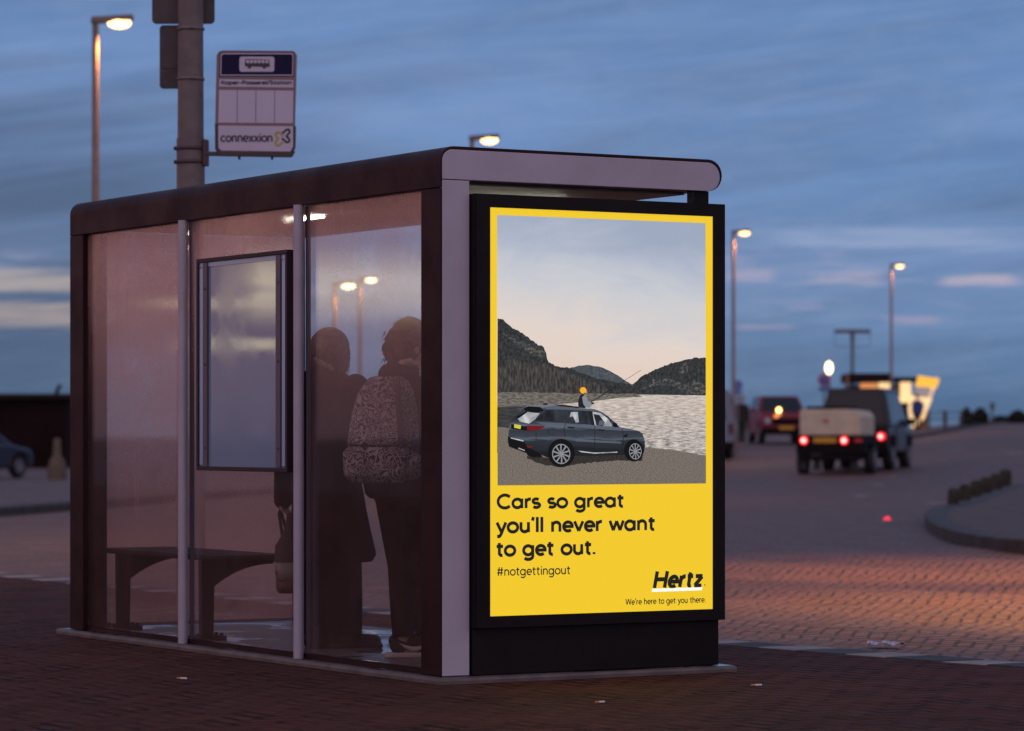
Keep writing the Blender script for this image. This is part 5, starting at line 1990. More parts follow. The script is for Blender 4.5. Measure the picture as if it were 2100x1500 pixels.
q = MB()
q.loft([(0.0, 0.02, kz(985), 0.150, 0.085, 0, 0.75), (0.0, 0.015, kz(965), 0.172, 0.105, 0, 0.7), (0.0, 0.01, kz(905), 0.178, 0.115, 0, 0.7), (0.005, 0.015, kz(850), 0.165, 0.105, 0, 0.7), (0.01, 0.02, kz(805), 0.140, 0.09, 0, 0.75), (0.015, 0.03, kz(782), 0.108, 0.07, 0, 0.8), (0.015, 0.03, kz(772), 0.07, 0.05, 0, 0.9)], 40)
q.build('main_pack', M['backpack'], bk, remesh=0.008, relax=2)
q = MB()
q.loft([(0.0, -0.075, kz(990), 0.135, 0.05, 0, 0.7), (0.0, -0.085, kz(975), 0.165, 0.075, 0, 0.6), (0.0, -0.085, kz(930), 0.172, 0.075, 0, 0.6), (0.0, -0.070, kz(917), 0.160, 0.06, 0, 0.7)], 36)
q.build('front_pocket', M['backpack'], bk, remesh=0.008, relax=2)
q = MB(); q.ell((0.16, -0.03, kz(955)), (0.062, 0.075, 0.075)); q.build('side_pocket', M['backpack'], bk)
q = MB(); q.tube([(0.10, -0.055, kz(790)), (0.115, -0.092, kz(820)), (0.125, -0.110, kz(860)), (0.135, -0.112, kz(900)), (0.14, -0.11, kz(918))], 0.013, 8)
q.build('strap', M['bag_dark'], bk)
q = MB()
q.tube([(0.15, -0.085, kz(912)), (0.0, -0.128, kz(914)), (-0.165, -0.08, kz(912))], 0.005, 6)
q.build('zip', M['bag_dark'], bk)


def small_person(label, px, py, Y, h, top_mat, leg_mat, face, stride=0.15):
    """far figure, walking; py = feet"""
    x, z = wx(px, Y), wz(py, Y)
    k_ = h / 1.72
    f = Vector(face).normalized()
    l_ = Vector((-f.y, f.x, 0))
    q_ = MB()
    head(q_, Vector((0, 0, 1.59)) * k_, f, k_)
    q_.caps(Vector((0, 0, 1.38)) * k_, 0.055 * k_, Vector((0, 0, 1.54)) * k_, 0.05 * k_)
    ro_ = math.atan2(l_.y, l_.x)
    q_.loft([(0, 0, 0.85 * k_, 0.15, 0.11, ro_), (0, 0, 1.1 * k_, 0.145, 0.10, ro_), (0, 0, 1.32 * k_, 0.19, 0.10, ro_), (0, 0, 1.42 * k_, 0.09, 0.07, ro_)], 20)
    joints = []
    for sg in (1, -1):
        a = (l_ * 0.18 * sg + Vector((0, 0, 1.34))) * k_
        b = a + (l_ * 0.03 * sg - f * 0.05 * sg + Vector((0, 0, -0.29))) * k_
        c = b + (f * (0.10 - 0.05 * sg) + Vector((0, 0, -0.23))) * k_
        q_.caps(a, 0.05 * k_, b, 0.04 * k_, 10); q_.caps(b, 0.04 * k_, c, 0.03 * k_, 10)
        hand(q_, c, (0, 0, -1), f, 0.5, k_)
        hp = (l_ * 0.09 * sg + Vector((0, 0, 0.86))) * k_
        kn_ = (l_ * 0.09 * sg + f * stride * 0.5 * sg + Vector((0, 0, 0.47))) * k_
        an_ = (l_ * 0.09 * sg + f * stride * sg + Vector((0, 0, 0.08))) * k_
        q_.caps(hp, 0.085 * k_, kn_, 0.056 * k_, 10); q_.caps(kn_, 0.055 * k_, an_, 0.038 * k_, 10)
        q_.caps(an_ + Vector((0, 0, -0.04)), 0.034, an_ + f * 0.14 + Vector((0, 0, -0.05)), 0.028, 10)
        joints.append((a, b, c, hp, kn_, an_))
    o_ = q_.build('person', M['skin'], None, remesh=0.011, relax=1)
    o_.location = (x, Y, z)
    tag(o_, label, 'person')
    c_ = MB()
    c_.loft([(0, 0, 0.78 * k_, 0.18, 0.14, ro_), (0, 0, 1.1 * k_, 0.17, 0.13, ro_), (0, 0, 1.33 * k_, 0.215, 0.125, ro_), (0, 0, 1.43 * k_, 0.11, 0.09, ro_)], 20)
    for a, b, c, *_r in joints:
        c_.caps(a, 0.07 * k_, b, 0.058 * k_, 10); c_.caps(b, 0.056 * k_, c, 0.044 * k_, 10)
    c_.build('jacket', top_mat, o_, remesh=0.014, relax=1)
    t_ = MB()
    for *_r, hp, kn_, an_ in joints:
        t_.caps(hp, 0.105 * k_, kn_, 0.072 * k_, 10); t_.caps(kn_, 0.07 * k_, an_ + Vector((0, 0, 0.04)), 0.052 * k_, 10)
    t_.build('trousers', leg_mat, o_, remesh=0.014, relax=1)
    h_ = MB(); h_.ell(Vector((0, 0, 1.63)) * k_ - f * 0.018, (0.088 * k_, 0.088 * k_, 0.092 * k_)); h_.build('hair', M['hair_dark'], o_)
    return o_


zp = road_z(wx(1521, 112), 112)
small_person('distant person in dark clothes walking beside the light box', 1521, HY - (zp - CZ) / 112 * F, 112, 1.74, M['cloth_black'], M['cloth_black'], (-0.3, -1, 0))
zp = road_z(wx(1881, 146), 146)
small_person('distant person in a blue jacket standing at the lit kiosk', 1881, HY - (zp - CZ) / 146 * F, 146, 1.66, M['cloth_blue'], M['cloth_black'], (0.2, 1, 0), 0.04)


# ------------------------------------------------------------------ vehicles (local: +y forward, x to the right, z up)
def wheel(parent, x, y, r, wd, side):
    q_ = MB()
    T_ = Matrix.Translation((x, y, r)) @ Matrix.Rotation(R(90), 4, 'Y')
    q_.lathe([(r * 0.60, -wd / 2), (r * 0.93, -wd / 2), (r, -wd * 0.32), (r, wd * 0.32), (r * 0.93, wd / 2), (r * 0.60, wd / 2)], 28, T_)
    o_ = q_.build('wheel', M['tyre'], parent)
    q_ = MB()
    d_ = side * (wd / 2 - 0.01)
    T2 = Matrix.Translation((x + d_, y, r)) @ Matrix.Rotation(R(90), 4, 'Y')
    q_.lathe([(r * 0.60, -0.02), (r * 0.60, 0.015), (r * 0.54, 0.018), (r * 0.50, 0.0), (r * 0.16, 0.006), (r * 0.14, 0.02)], 24, T2)
    for i_ in range(5):
        a = 2 * math.pi * i_ / 5
        q_.box(-0.03, 0.03, r * 0.12, r * 0.55, -0.008, 0.016, T2 @ Matrix.Rotation(a, 4, 'Z'))
    q_.build('rim', M['rim'], o_)
    return o_


def face_quad(c00, c10, c11, c01, u0, u1, v0, v1, off):
    """inset quad on a bilinear face, lifted off by off along its normal"""
    c00, c10, c11, c01 = map(Vector, (c00, c10, c11, c01))

    def B(u, v):
        return (c00 * (1 - u) + c10 * u) * (1 - v) + (c01 * (1 - u) + c11 * u) * v
    nrm = (c10 - c00).cross(c01 - c00).normalized() * off
    return [B(u0, v0) + nrm, B(u1, v0) + nrm, B(u1, v1) + nrm, B(u0, v1) + nrm]


def slab_quad(mb_, pts, th=0.012):
    nrm = (pts[1] - pts[0]).cross(pts[3] - pts[0]).normalized() * th
    a = [p_ - nrm for p_ in pts]
    mb_.hexa(a + pts)


def car(name, label, cat, X, Y, zg, heading, prof, hw, cab, mats, wheels, group=None):
    """prof: (y, z) outline of the body; cab: dict with y0,y1,zb,hwb / t0,t1,zt,hwt"""
    o_ = empty(name, (X, Y, zg), -heading)
    tag(o_, label, cat, group)
    q_ = MB(); q_.prism(prof, 'x', -hw, hw)
    bd = q_.build('body', mats['body'], o_, bevel=0.07, seg=3)
    c_ = cab
    b = [(-c_['hwb'], c_['y0'], c_['zb']), (c_['hwb'], c_['y0'], c_['zb']), (c_['hwb'], c_['y1'], c_['zb']), (-c_['hwb'], c_['y1'], c_['zb'])]
    t = [(-c_['hwt'], c_['t0'], c_['zt']), (c_['hwt'], c_['t0'], c_['zt']), (c_['hwt'], c_['t1'], c_['zt']), (-c_['hwt'], c_['t1'], c_['zt'])]
    q_ = MB(); q_.hexa(b + t)
    q_.build('cabin', mats.get('cabin', mats['body']), o_, bevel=0.06, seg=3)
    q_ = MB(); slab_quad(q_, face_quad(b[0], b[1], t[1], t[0], 0.08, 0.92, 0.12, 0.88, 0.012)); q_.build('rear_window', M['car_glass'], o_)
    q_ = MB(); slab_quad(q_, face_quad(b[2], b[3], t[3], t[2], 0.06, 0.94, 0.08, 0.90, 0.012)); q_.build('windscreen', M['car_glass'], o_)
    for (A, B_, C_, D) in ((b[1], b[2], t[2], t[1]), (b[3], b[0], t[0], t[3])):
        for u0, u1 in ((0.06, 0.36), (0.39, 0.66), (0.69, 0.94)):
            q_ = MB(); slab_quad(q_, face_quad(A, B_, C_, D, u0, u1, 0.12, 0.86, 0.012)); q_.build('side_window', M['car_glass'], o_)
    for (x, y, r, wd) in wheels:
        wheel(o_, x, y, r, wd, 1 if x > 0 else -1)
    return o_


def part_box(parent, name, mat, x0, x1, y0, y1, z0, z1, bevel=0.01):
    q_ = MB(); q_.box(x0, x1, y0, y1, z0, z1)
    return q_.build(name, mat, parent, bevel=bevel)


def disc(parent, name, mat, x, y, z, r, th, axis='Y'):
    q_ = MB()
    T_ = Matrix.Translation((x, y, z)) @ Matrix.Rotation(R(90), 4, 'X')
    q_.lathe([(r, -th / 2), (r * 1.0, th / 4), (r * 0.8, th / 2)], 24, T_)
    return q_.build(name, mat, parent)


# dark off-road car driving away
VY = 86.5
HD = R(15.5)
vx = wx(1778, VY)
suv = car('off_road_car', 'dark off road car with silver flank towing the cream trailer', 'car', vx, VY, road_z(vx, VY) - 0.02, HD,
          [(-2.0, 0.48), (-2.02, 1.12), (1.05, 1.14), (1.25, 1.12), (2.05, 1.04), (2.12, 0.55), (2.05, 0.44), (1.78, 0.44), (1.70, 0.72), (1.52, 0.84), (1.30, 0.84), (1.12, 0.72), (1.02, 0.46), (-0.95, 0.46), (-1.05, 0.72), (-1.25, 0.84), (-1.45, 0.84), (-1.62, 0.70), (-1.70, 0.46)],
          0.90, dict(y0=-1.98, y1=1.22, zb=1.11, hwb=0.93, t0=-1.80, t1=0.50, zt=2.14, hwt=0.73), dict(body=M['car_silver'], cabin=M['car_dark']),
          [(-0.80, -1.35, 0.39, 0.25), (0.80, -1.35, 0.39, 0.25), (-0.80, 1.41, 0.39, 0.25), (0.80, 1.41, 0.39, 0.25)])
part_box(suv, 'tailgate', M['car_dark'], -0.89, 0.89, -2.09, -2.025, 0.50, 1.15, 0.03)
part_box(suv, 'bumper', M['plastic_dark'], -0.92, 0.92, -2.22, -2.095, 0.42, 0.66, 0.03)
part_box(suv, 'wheel_arch', M['plastic_dark'], 0.895, 0.955, 0.98, 1.84, 0.62, 0.92, 0.04)
part_box(suv, 'wheel_arch', M['plastic_dark'], 0.895, 0.955, -1.75, -0.92, 0.62, 0.92, 0.04)
part_box(suv, 'side_mirror', M['car_dark'], 0.92, 1.12, 0.80, 0.92, 1.18, 1.36, 0.03)
part_box(suv, 'side_mirror', M['car_dark'], -1.12, -0.92, 0.80, 0.92, 1.18, 1.36, 0.03)
part_box(suv, 'side_panel', M['car_silver'], 0.905, 0.925, -0.86, 0.92, 0.55, 1.08, 0.01)
for sx in (0.72, -0.72):
    tl_ = disc(suv, 'tail_light', M['tail_on'], sx, -2.17, 0.88, 0.105, 0.16)
    disc(tl_, 'bulb', M['tail_core'], sx, -2.255, 0.88, 0.046, 0.01)
q = MB(); slab_quad(q, [Vector((0.945, -1.72, 1.13)), Vector((0.945, -1.50, 1.13)), Vector((0.772, -1.38, 2.02)), Vector((0.772, -1.56, 2.02))])
q.build('rear_pillar', M['van_white'], suv)
part_box(suv, 'underbody', M['plastic_dark'], -0.7, 0.7, -1.9, 1.9, 0.30, 0.455, 0.02)

# cream trailer behind it
TY = 82.2
tx = wx(1716, TY)
tr = empty('trailer', (tx, TY, road_z(tx, TY) - 0.02), -HD)
tag(tr, 'cream box trailer on dark chassis with red tail lights lit', 'trailer')
q = MB(); q.prism([(-0.78, 0.98), (0.78, 0.98), (0.78, 1.46), (0.68, 1.60), (0.34, 1.645), (-0.78, 1.63)], 'y', -0.95, 1.15)
q.build('box', M['trailer_cream'], tr, bevel=0.04)
part_box(tr, 'lid', M['plastic_dark'], -0.62, 0.36, -0.90, 1.1, 1.652, 1.72, 0.02)
part_box(tr, 'chassis', M['plastic_dark'], -0.86, 0.86, -0.99, 1.2, 0.52, 0.979, 0.02)
part_box(tr, 'chassis_beam', M['plastic_dark'], -0.80, 0.80, -0.97, -0.8, 0.36, 0.51, 0.02)
q = MB(); q.tube([(-0.5, 1.2, 0.6), (0, 2.1, 0.55), (0, 2.35, 0.55)], 0.05, 8); q.tube([(0.5, 1.2, 0.6), (0, 2.1, 0.55)], 0.05, 8)
q.build('tow_bar', M['plastic_dark'], tr)
part_box(tr, 'emblem', M['sign_red'], -0.18, -0.04, -0.956, -0.951, 1.30, 1.38, 0.0)
part_box(tr, 'number_plate', M['plate_yellow'], -0.42, 0.16, -1.005, -0.992, 0.80, 0.93, 0.004)
for sx in (-0.66, 0.36):
    tl_ = disc(tr, 'tail_light', M['tail_on'], sx, -1.02, 0.86, 0.10, 0.06)
    disc(tl_, 'bulb', M['tail_core'], sx, -1.056, 0.86, 0.048, 0.01)
part_box(tr, 'reflector', M['tail_faint_glow'], 0.62, 0.82, -1.0, -0.992, 0.82, 0.90, 0.0)
wheel(tr, -0.86, 0.05, 0.36, 0.24, -1)
wheel(tr, 0.86, 0.05, 0.36, 0.24, 1)
part_box(tr, 'mudguard', M['plastic_dark'], -0.99, -0.74, -0.42, 0.52, 0.74, 0.79, 0.02)
part_box(tr, 'mudguard', M['plastic_dark'], 0.74, 0.99, -0.42, 0.52, 0.74, 0.79, 0.02)
for sx in (-0.70, -0.35, 0.60):
    part_box(tr, 'mud_flap', M['tyre'], sx - 0.09, sx + 0.09, -0.9, -0.87, 0.12, 0.50, 0.0)

# red car facing us
RY = 116.0
rx_ = wx(1596, RY)
red = car('red_car', 'red upright car parked facing the camera with yellow plate', 'car', rx_, RY, road_z(rx_, RY), R(180 - 3),
          [(-2.05, 0.45), (-2.08, 0.95), (-1.9, 1.06), (0.95, 1.08), (1.95, 0.98), (2.08, 0.85), (2.10, 0.40), (1.75, 0.32), (1.68, 0.62), (1.5, 0.74), (1.2, 0.74), (1.02, 0.6), (0.95, 0.32), (-0.95, 0.32), (-1.02, 0.6), (-1.2, 0.74), (-1.5, 0.74), (-1.68, 0.6), (-1.75, 0.34)],
          0.89, dict(y0=-2.0, y1=1.05, zb=1.05, hwb=0.86, t0=-1.75, t1=0.30, zt=1.68, hwt=0.66), dict(body=M['car_red']),
          [(-0.78, -1.35, 0.34, 0.22), (0.78, -1.35, 0.34, 0.22), (-0.78, 1.35, 0.34, 0.22), (0.78, 1.35, 0.34, 0.22)])
part_box(red, 'grille', M['plastic_dark'], -0.48, 0.48, 2.085, 2.125, 0.66, 0.88, 0.02)
part_box(red, 'bumper', M['plastic_dark'], -0.88, 0.88, 2.05, 2.17, 0.30, 0.56, 0.04)
part_box(red, 'number_plate', M['plate_yellow'], -0.26, 0.26, 2.172, 2.182, 0.48, 0.60, 0.003)
disc(red, 'headlight', M['head_glass'], -0.66, 2.10, 0.78, 0.11, -0.10)
disc(red, 'headlight', M['head_glass'], 0.66, 2.10, 0.78, 0.11, -0.10)
part_box(red, 'side_mirror', M['car_red'], 0.90, 1.08, 0.62, 0.74, 1.08, 1.24, 0.03)
part_box(red, 'side_mirror', M['car_red'], -1.08, -0.90, 0.62, 0.74, 1.08, 1.24, 0.03)
q = MB(); q.ell((0.13, 1.12, 1.17), (0.075, 0.05, 0.075)); q.build('bonnet_glint', M['amber_glint'], red)  # glowing blob painted in for a street lamp's reflection on the car
q = MB(); q.ell((0.36, 2.11, 0.95), (0.07, 0.03, 0.05)); q.build('marker_light', M['orange_on'], red)

# white van almost hidden by the light box
WY = 95.0
vwx = wx(1505, WY) - 0.95
van = empty('white_van', (vwx, WY, road_z(wx(1500, WY), WY)), 0)
tag(van, 'white van almost wholly hidden behind the black light box', 'van')
q = MB(); q.prism([(-0.93, 0.35), (0.93, 0.35), (0.95, 1.05), (0.86, 1.95), (0.74, 2.08), (-0.74, 2.08), (-0.86, 1.95), (-0.95, 1.05)], 'y', 0, 4.6)
q.build('body', M['van_white'], van, bevel=0.05)
q = MB(); slab_quad(q, [Vector((-0.7, -0.012, 1.15)), Vector((0.7, -0.012, 1.15)), Vector((0.64, -0.012, 1.78)), Vector((-0.64, -0.012, 1.78))]); q.build('rear_window', M['car_glass'], van)
for sx in (-1, 1):
    part_box(van, 'tail_light', M['tail_dark'], sx * 0.86 - 0.06, sx * 0.86 + 0.06, -0.02, -0.002, 0.75, 1.05, 0.0)
    wheel(van, sx * 0.83, 0.9, 0.34, 0.22, sx)
    wheel(van, sx * 0.83, 3.7, 0.34, 0.22, sx)
part_box(van, 'bumper', M['plastic_dark'], -0.94, 0.94, -0.1, -0.004, 0.30, 0.52, 0.02)

# blue-silver hatchback at the left edge
LY = 92.0
lx = wx(-64, LY)
hat = car('blue_car', 'blue grey hatchback parked at the left edge before the dark building', 'car', lx, LY, ROADZ, R(28),
          [(-1.9, 0.42), (-1.95, 0.90), (-1.85, 0.98), (0.95, 0.96), (1.8, 0.82), (1.95, 0.62), (1.92, 0.32), (1.65, 0.28), (1.58, 0.56), (1.4, 0.68), (1.1, 0.68), (0.92, 0.54), (0.86, 0.28), (-0.86, 0.28), (-0.92, 0.54), (-1.1, 0.68), (-1.4, 0.68), (-1.58, 0.54), (-1.65, 0.32)],
          0.86, dict(y0=-1.88, y1=1.0, zb=0.95, hwb=0.83, t0=-1.45, t1=0.25, zt=1.46, hwt=0.62), dict(body=M['car_blue']),
          [(-0.76, -1.25, 0.32, 0.2), (0.76, -1.25, 0.32, 0.2), (-0.76, 1.25, 0.32, 0.2), (0.76, 1.25, 0.32, 0.2)])
part_box(hat, 'bumper', M['plastic_dark'], -0.86, 0.86, -2.02, -1.955, 0.32, 0.56, 0.03)
part_box(hat, 'number_plate', M['plate_yellow'], 0.0, 0.52, -1.975, -1.952, 0.76, 0.87, 0.003)
for sx in (-1, 1):
    part_box(hat, 'tail_light', M['tail_faint_glow'], sx * 0.72 - 0.12, sx * 0.72 + 0.12, -1.972, -1.952, 0.66, 0.86, 0.01)

# ------------------------------------------------------------------ left background
lbld = empty('low_building', (wx(-60, 122), 122, ROADZ))
tag(lbld, 'long low dark building with flat roof behind the blue car', 'building')
ztop_ = wz(808, 122) - ROADZ
q = MB(); q.box(-14, 3.6, 0, 9, 0, ztop_ - 0.22)
q.build('wall', M['building'], lbld)
q = MB(); q.box(-14.3, 3.9, -0.3, 9.3, ztop_ - 0.218, ztop_)
q.build('roof', M['kiosk_dark'], lbld, bevel=0.03)
q = MB(); xx = wx(110, 122) - wx(-60, 122)
q.tube([(xx - 0.05, 1.0, ztop_ - 0.1), (xx + 0.0, 1.0, ztop_ + 0.15), (xx + 0.12, 1.0, ztop_ + 0.36)], 0.075, 10)
q.build('chimney_pipe', M['kiosk_dark'], lbld)
q = MB(); q.box(-3.0, -2.0, -0.05, -0.002, 0.02, 2.0); q.build('door', M['kiosk_dark'], lbld)
bo = MB()
bo.lathe([(0.27, 0.0), (0.26, 0.32), (0.20, 0.55), (0.115, 0.66), (0.10, 1.08), (0.07, 1.14)], 20)
bo = bo.build('bollard', M['bollard_pale'])
bo.location = (wx(117, 90), 90, ROADZ)
tag(bo, 'pale bollard with flared base left of the shelter', 'bollard')

# ------------------------------------------------------------------ wooden stumps on the island
st0 = MB()
st0.lathe([(0.15, 0.0), (0.155, 0.2), (0.15, 0.30), (0.12, 0.34), (0.05, 0.35)], 16)
names = ['wooden stump on the island edge, nearest the rounded kerb tip', 'wooden stump second from the island tip', 'wooden stump third from the island tip',
         'wooden stump fourth from the island tip', 'wooden stump fifth from the island tip', 'wooden stump farthest back along the island edge']
proto = st0.build('wooden_stump', M['stump_wood'])
for i_, (px, py) in enumerate(((1955, 1034), (1979, 1026), (2002, 1018), (2023, 1011), (2043, 1004), (2062, 996))):
    o_ = proto if i_ == 0 else proto.copy()
    if i_:
        COL.objects.link(o_)
    gp = ground_pt(px, py, ZT)
    kk = gp.y / 58 * 0.94
    o_.location = (gp.x, gp.y, ZT - 0.02)
    o_.scale = (kk * 0.74, kk * 0.74, kk * 0.93)
    o_.rotation_euler = (0, R(random.uniform(-3, 3)), i_)
    tag(o_, names[i_], 'stump', 'wooden stumps along the traffic island')

# ------------------------------------------------------------------ kiosk on the sea front
KYY = 152.0
kx0 = wx(1738, KYY)
zk = road_z(wx(1830, KYY), KYY) + 0.0
ki = empty('snack_kiosk', (wx(1830, KYY), KYY, zk))
tag(ki, 'dark flat roofed snack kiosk with warm lit windows and slanted end', 'kiosk')


def kxx(px):
    return wx(px, KYY) - wx(1830, KYY)


def kzz(py):
    return wz(py, KYY) - zk


q = MB(); q.box(kxx(1745), kxx(1862), 0.0, 3.0, 0.0, kzz(790)); q.build('wall', M['kiosk_dark'], ki)
q = MB(); q.box(kxx(1738), kxx(1826), -0.5, 3.2, kzz(785), kzz(766)); q.build('roof', M['kiosk_dark'], ki, bevel=0.05)
q = MB(); q.box(kxx(1826) + 0.003, kxx(1885), -0.5, 3.2, kzz(783), kzz(774)); q.build('canopy', M['kiosk_dark'], ki, bevel=0.03)
q = MB(); q.box(kxx(1732), kxx(1738), -0.6, -0.45, 0, kzz(766)); q.build('corner_post', M['kiosk_wood'], ki)
for (a, b, c, d, mt_) in ((1764, 1800, 800, 786, 'kiosk_lit_orange'), (1802, 1830, 812, 784, 'kiosk_lit'), (1835, 1846, 812, 786, 'kiosk_wood'), (1845, 1868, 826, 784, 'kiosk_lit')):
    q = MB(); q.box(kxx(a), kxx(b), -0.03, -0.002, kzz(c), kzz(d)); q.build('window', M[mt_], ki)
# slanted glazed end: trapezoid leaning outwards
def trap(pts, y0, y1):
    q_ = MB(); q_.prism([(kxx(a), kzz(b)) for a, b in pts], 'y', y0, y1); return q_
trap([(1870, 880), (1893, 858), (1922, 776), (1914, 776), (1888, 850), (1872, 862)], -0.5, -0.40).build('slanted_frame', M['kiosk_lit'], ki)
trap([(1875, 794), (1918, 796), (1924, 778), (1880, 771)], -0.52, -0.42).build('sign_header', M['kiosk_yellow'], ki)
trap([(1872, 812), (1908, 816), (1914, 799), (1876, 797)], -0.50, -0.43).build('window', M['kiosk_pane'], ki)
trap([(1860, 838), (1866, 812), (1908, 818), (1902, 834), (1890, 828), (1878, 828), (1872, 876), (1866, 876)], -0.51, -0.44).build('counter_light', M['kiosk_lit'], ki)
q = MB(); q.box(kxx(1885), kxx(1905), 0.6, 2.0, 0.0, 0.9); q.build('counter', M['kiosk_wood'], ki)

# T-shaped mast
ma = empty('mast', (wx(1748, 156), 156, road_z(wx(1748, 156), 156)))
tag(ma, 'thin T shaped mast with a crossbar above the kiosk', 'mast')
zm = road_z(wx(1748, 156), 156)


def mzz(py):
    return wz(py, 156) - zm


def mxx(px):
    return wx(px, 156) - wx(1748, 156)


q = MB(); q.tube([(0, 0, 0), (0, 0, mzz(712)), (0, 0, mzz(676))], [0.08, 0.08, 0.12], 12); q.build('pole', M['mast_grey'], ma)
q = MB(); q.box(mxx(1711), mxx(1785), -0.08, 0.08, mzz(684), mzz(676)); q.build('crossbar', M['mast_grey'], ma, bevel=0.02)
q = MB()
q.tube([(mxx(1712), 0, mzz(682)), (mxx(1712), 0, mzz(711)), (mxx(1784), 0, mzz(711)), (mxx(1784), 0, mzz(682))], 0.02, 6)
q.build('wire_frame', M['mast_grey'], ma)

# lantern on a post and the round no-stopping sign in front of the kiosk
zq = road_z(wx(1700, 122), 122)
ln = empty('lantern_post', (wx(1700, 122), 122, zq))
tag(ln, 'post with an oval glowing lantern above the off road car', 'lantern')
q = MB(); q.tube([(0, 0, 0), (0, 0, wz(772, 122) - zq)], 0.05, 12); q.build('pole', M['mast_grey'], ln)
q = MB(); q.ell((0, 0, wz(755, 122) - zq), (0.13, 0.13, 0.235)); q.build('lantern', M['globe_glow'], ln)
zq = road_z(wx(1690, 119), 119)
ns = empty('no_stopping_sign', (wx(1690, 119), 119, zq))
tag(ns, 'round red and blue traffic sign over a blue plate beside the lantern', 'traffic sign')
q = MB(); q.tube([(0, 0.04, 0), (0, 0.04, wz(768, 119) - zq)], 0.035, 10); q.build('pole', M['mast_grey'], ns)
zc_ = wz(779, 119) - zq
dsk = disc(ns, 'sign_plate', M['sign_red'], 0, 0, zc_, 0.23, 0.02)
disc(ns, 'sign_disc', M['sign_blue'], 0, -0.012, zc_, 0.165, 0.012)
part_box(ns, 'sub_plate', M['sign_blue'], -0.20, 0.20, -0.01, 0.01, zc_ - 0.43, zc_ - 0.26, 0.0)
zq = road_z(wx(1513, 104), 104)
bs = empty('blue_sign', (wx(1513, 104), 104, zq))
tag(bs, 'small blue traffic sign on a post beside the light box edge', 'traffic sign')
q = MB(); q.tube([(0, 0.04, 0), (0, 0.04, wz(784, 104) - zq)], 0.035, 10); q.build('pole', M['mast_grey'], bs)
disc(bs, 'sign_plate', M['sign_blue'], 0, 0, wz(790, 104) - zq, 0.16, 0.02)
part_box(bs, 'sub_plate', M['sign_blue'], -0.15, 0.15, -0.01, 0.01, wz(808, 104) - zq, wz(801, 104) - zq, 0.0)
zq = road_z(wx(2035, 150), 150)
fs_ = empty('far_sign', (wx(2035, 150), 150, zq))
tag(fs_, 'tiny dark sign post among the shrubs at the far right', 'traffic sign')
q = MB(); q.tube([(0, 0.03, 0), (0, 0.03, wz(828, 150) - zq)], 0.05, 8); q.build('pole', M['mast_grey'], fs_)
part_box(fs_, 'sign_plate', M['mast_grey'], -0.12, 0.12, -0.02, 0.0, wz(840, 150) - zq, wz(826, 150) - zq, 0.0)

# fence on the sea front
FY = 146.0
fe = empty('fence', (wx(1940, FY), FY, road_z(wx(1940, FY), FY)))
tag(fe, 'thin post and rail fence between the kiosk and shrubs', 'fence')
fx = lambda px: wx(px, FY) - wx(1940, FY)
for px in (1905, 1938, 1972):
    q = MB(); q.box(fx(px) - (0.09 if px == 1938 else 0.04), fx(px) + (0.09 if px == 1938 else 0.04), -0.06, 0.06, -0.3, 0.80); q.build('post', M['fence_wood'], fe)
for zr_ in (0.40, 0.72):
    q = MB(); q.tube([(fx(1898), -0.075, zr_), (fx(1990), -0.075, zr_ + 0.04)], 0.022, 8); q.build('rail', M['fence_wood'], fe)


def shrub(label, px, Y, wpx, h, seed):
    rnd_ = random.Random(seed)
    z_ = road_z(wx(px, Y), Y)
    o_ = empty('shrub', (wx(px, Y), Y, z_))
    tag(o_, label, 'shrub', 'dune shrubs on the right horizon')
    r_ = wpx / F * Y / 2
    q_ = MB()
    for i in range(7):
        a = rnd_.uniform(0, 6.28)
        q_.tube([(0, 0, -0.1), (r_ * 0.4 * math.cos(a), r_ * 0.4 * math.sin(a), h * 0.5), (r_ * 0.8 * math.cos(a), r_ * 0.8 * math.sin(a), h * rnd_.uniform(0.6, 0.95))], [0.03, 0.02, 0.008], 6)
    q_.build('stem', M['branch'], o_)
    q_ = MB()
    for i in range(900):
        a = rnd_.uniform(0, 6.28)
        rr = r_ * math.sqrt(rnd_.random())
        zz = h * rnd_.uniform(0.05, 1.0) * (1 - 0.55 * (rr / r_) ** 2)
        c = Vector((rr * math.cos(a), rr * math.sin(a), zz))
        d1 = Vector((rnd_.gauss(0, 1), rnd_.gauss(0, 1), rnd_.gauss(0, 1))).normalized() * 0.10
        d2 = Vector((rnd_.gauss(0, 1), rnd_.gauss(0, 1), rnd_.gauss(0, 1))).normalized() * 0.05
        q_.add([c - d1, c + d2, c + d1, c - d2], [(0, 1, 2, 3)])
    q_.build('foliage', M['leaf_dark'], o_)


shrub('squarish dark shrub at the end of the fence', 1982, 148, 26, 0.85, 1)
shrub('rounded dark shrub between the fence end and tiny sign', 2010, 150, 34, 0.80, 2)
shrub('low shrub strip right of the tiny sign post', 2052, 156, 40, 0.35, 3)
shrub('dark shrub cut by the right frame edge', 2088, 152, 42, 0.60, 4)

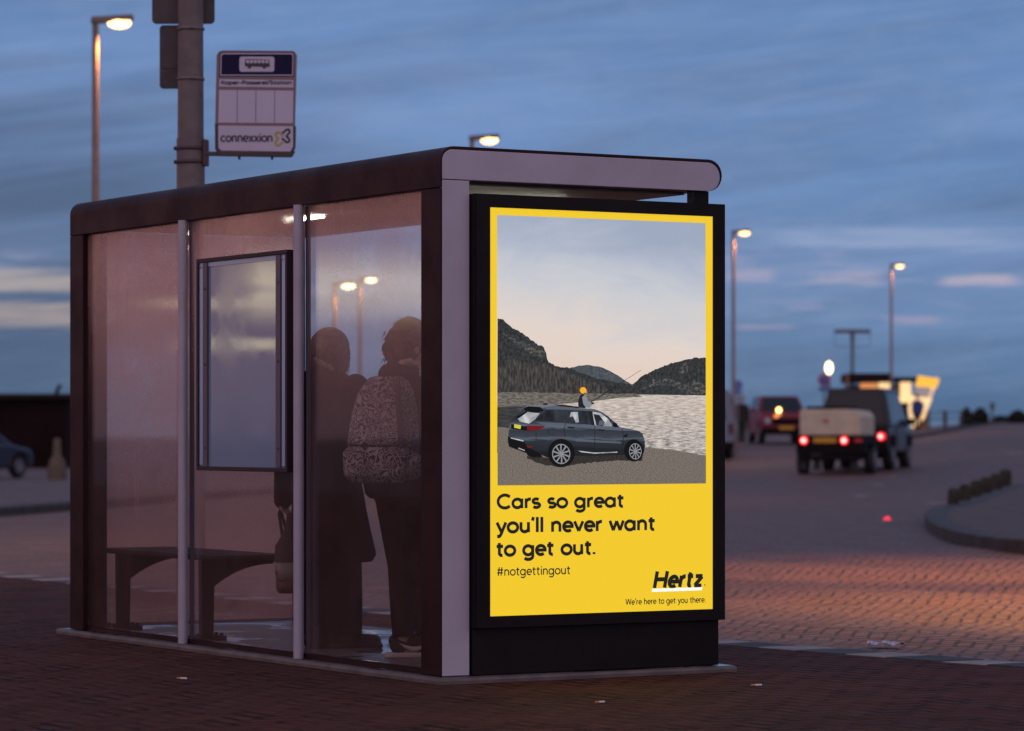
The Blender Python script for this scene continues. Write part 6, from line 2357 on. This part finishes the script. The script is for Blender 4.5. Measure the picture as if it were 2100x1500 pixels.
# ------------------------------------------------------------------ litter
rnd = random.Random(11)
gp = ground_pt(1816, 1325, ROADZ)
q = MB()
hw_ = 36 / F * gp.y
nn = 10
vs = []
for i_ in range(nn + 1):
    t = -1 + 2 * i_ / nn
    for j_ in (-1, 0, 1):
        vs.append((hw_ * t, j_ * 0.10 * (1 - 0.5 * abs(t)), 0.012 + 0.022 * abs(math.sin(3.1 * t + j_)) + rnd.uniform(0, 0.008)))
fs2 = [(i_ * 3 + j_, i_ * 3 + j_ + 1, i_ * 3 + j_ + 4, i_ * 3 + j_ + 3) for i_ in range(nn) for j_ in range(2)]
q.add(vs, fs2)
wr_ = q.build('plastic_wrapper', M['litter_blue'])
md = wr_.modifiers.new('thickness', 'SOLIDIFY'); md.thickness = 0.002
wr_.location = (gp.x, gp.y, road_z(gp.x, gp.y))
tag(wr_, 'crumpled blue plastic wrapper lying on the road by the kerb', 'litter')
for i_, (px, py, lab) in enumerate(((1551, 1408, 'cigarette butt on the bricks right of the light box base'), (1230, 1443, 'pale cigarette end on the bricks in front of the light box'), (373, 1394, 'pale cigarette end on the bricks before the glass wall'))):
    g_ = ground_pt(px, py, PAVE)
    o_ = empty('cigarette_butt', (g_.x, g_.y, PAVE + 0.006), R((15, 40, -25)[i_]))
    tag(o_, lab, 'cigarette butt', 'cigarette ends on the pavement')
    q = MB(); q.tube([(-0.006, 0, 0), (0.026, 0, 0)], 0.0045, 8); q.build('paper', M['paper'], o_)
    q = MB(); q.tube([(-0.026, 0, 0), (-0.0062, 0, 0)], 0.0046, 8); q.build('filter', M['cork'], o_)
gs = ground_pt(1819, 1067, ROADZ)
q = MB(); q.box(-0.05, 0.05, -0.045, 0.045, -0.01, 0.02)
q.ell((0, -0.035, 0.024), (0.042, 0.02, 0.03))
light_spot = q.build('road_light_spot', emission('spot_red', (1.0, 0.05, 0.10), 1.2), bevel=0.006)  # glowing block put in for a red spot of light on the road
light_spot.location = (gs.x, gs.y, road_z(gs.x, gs.y))
tag(light_spot, 'small glowing red block added for a spot of light left of the island', 'light spot')
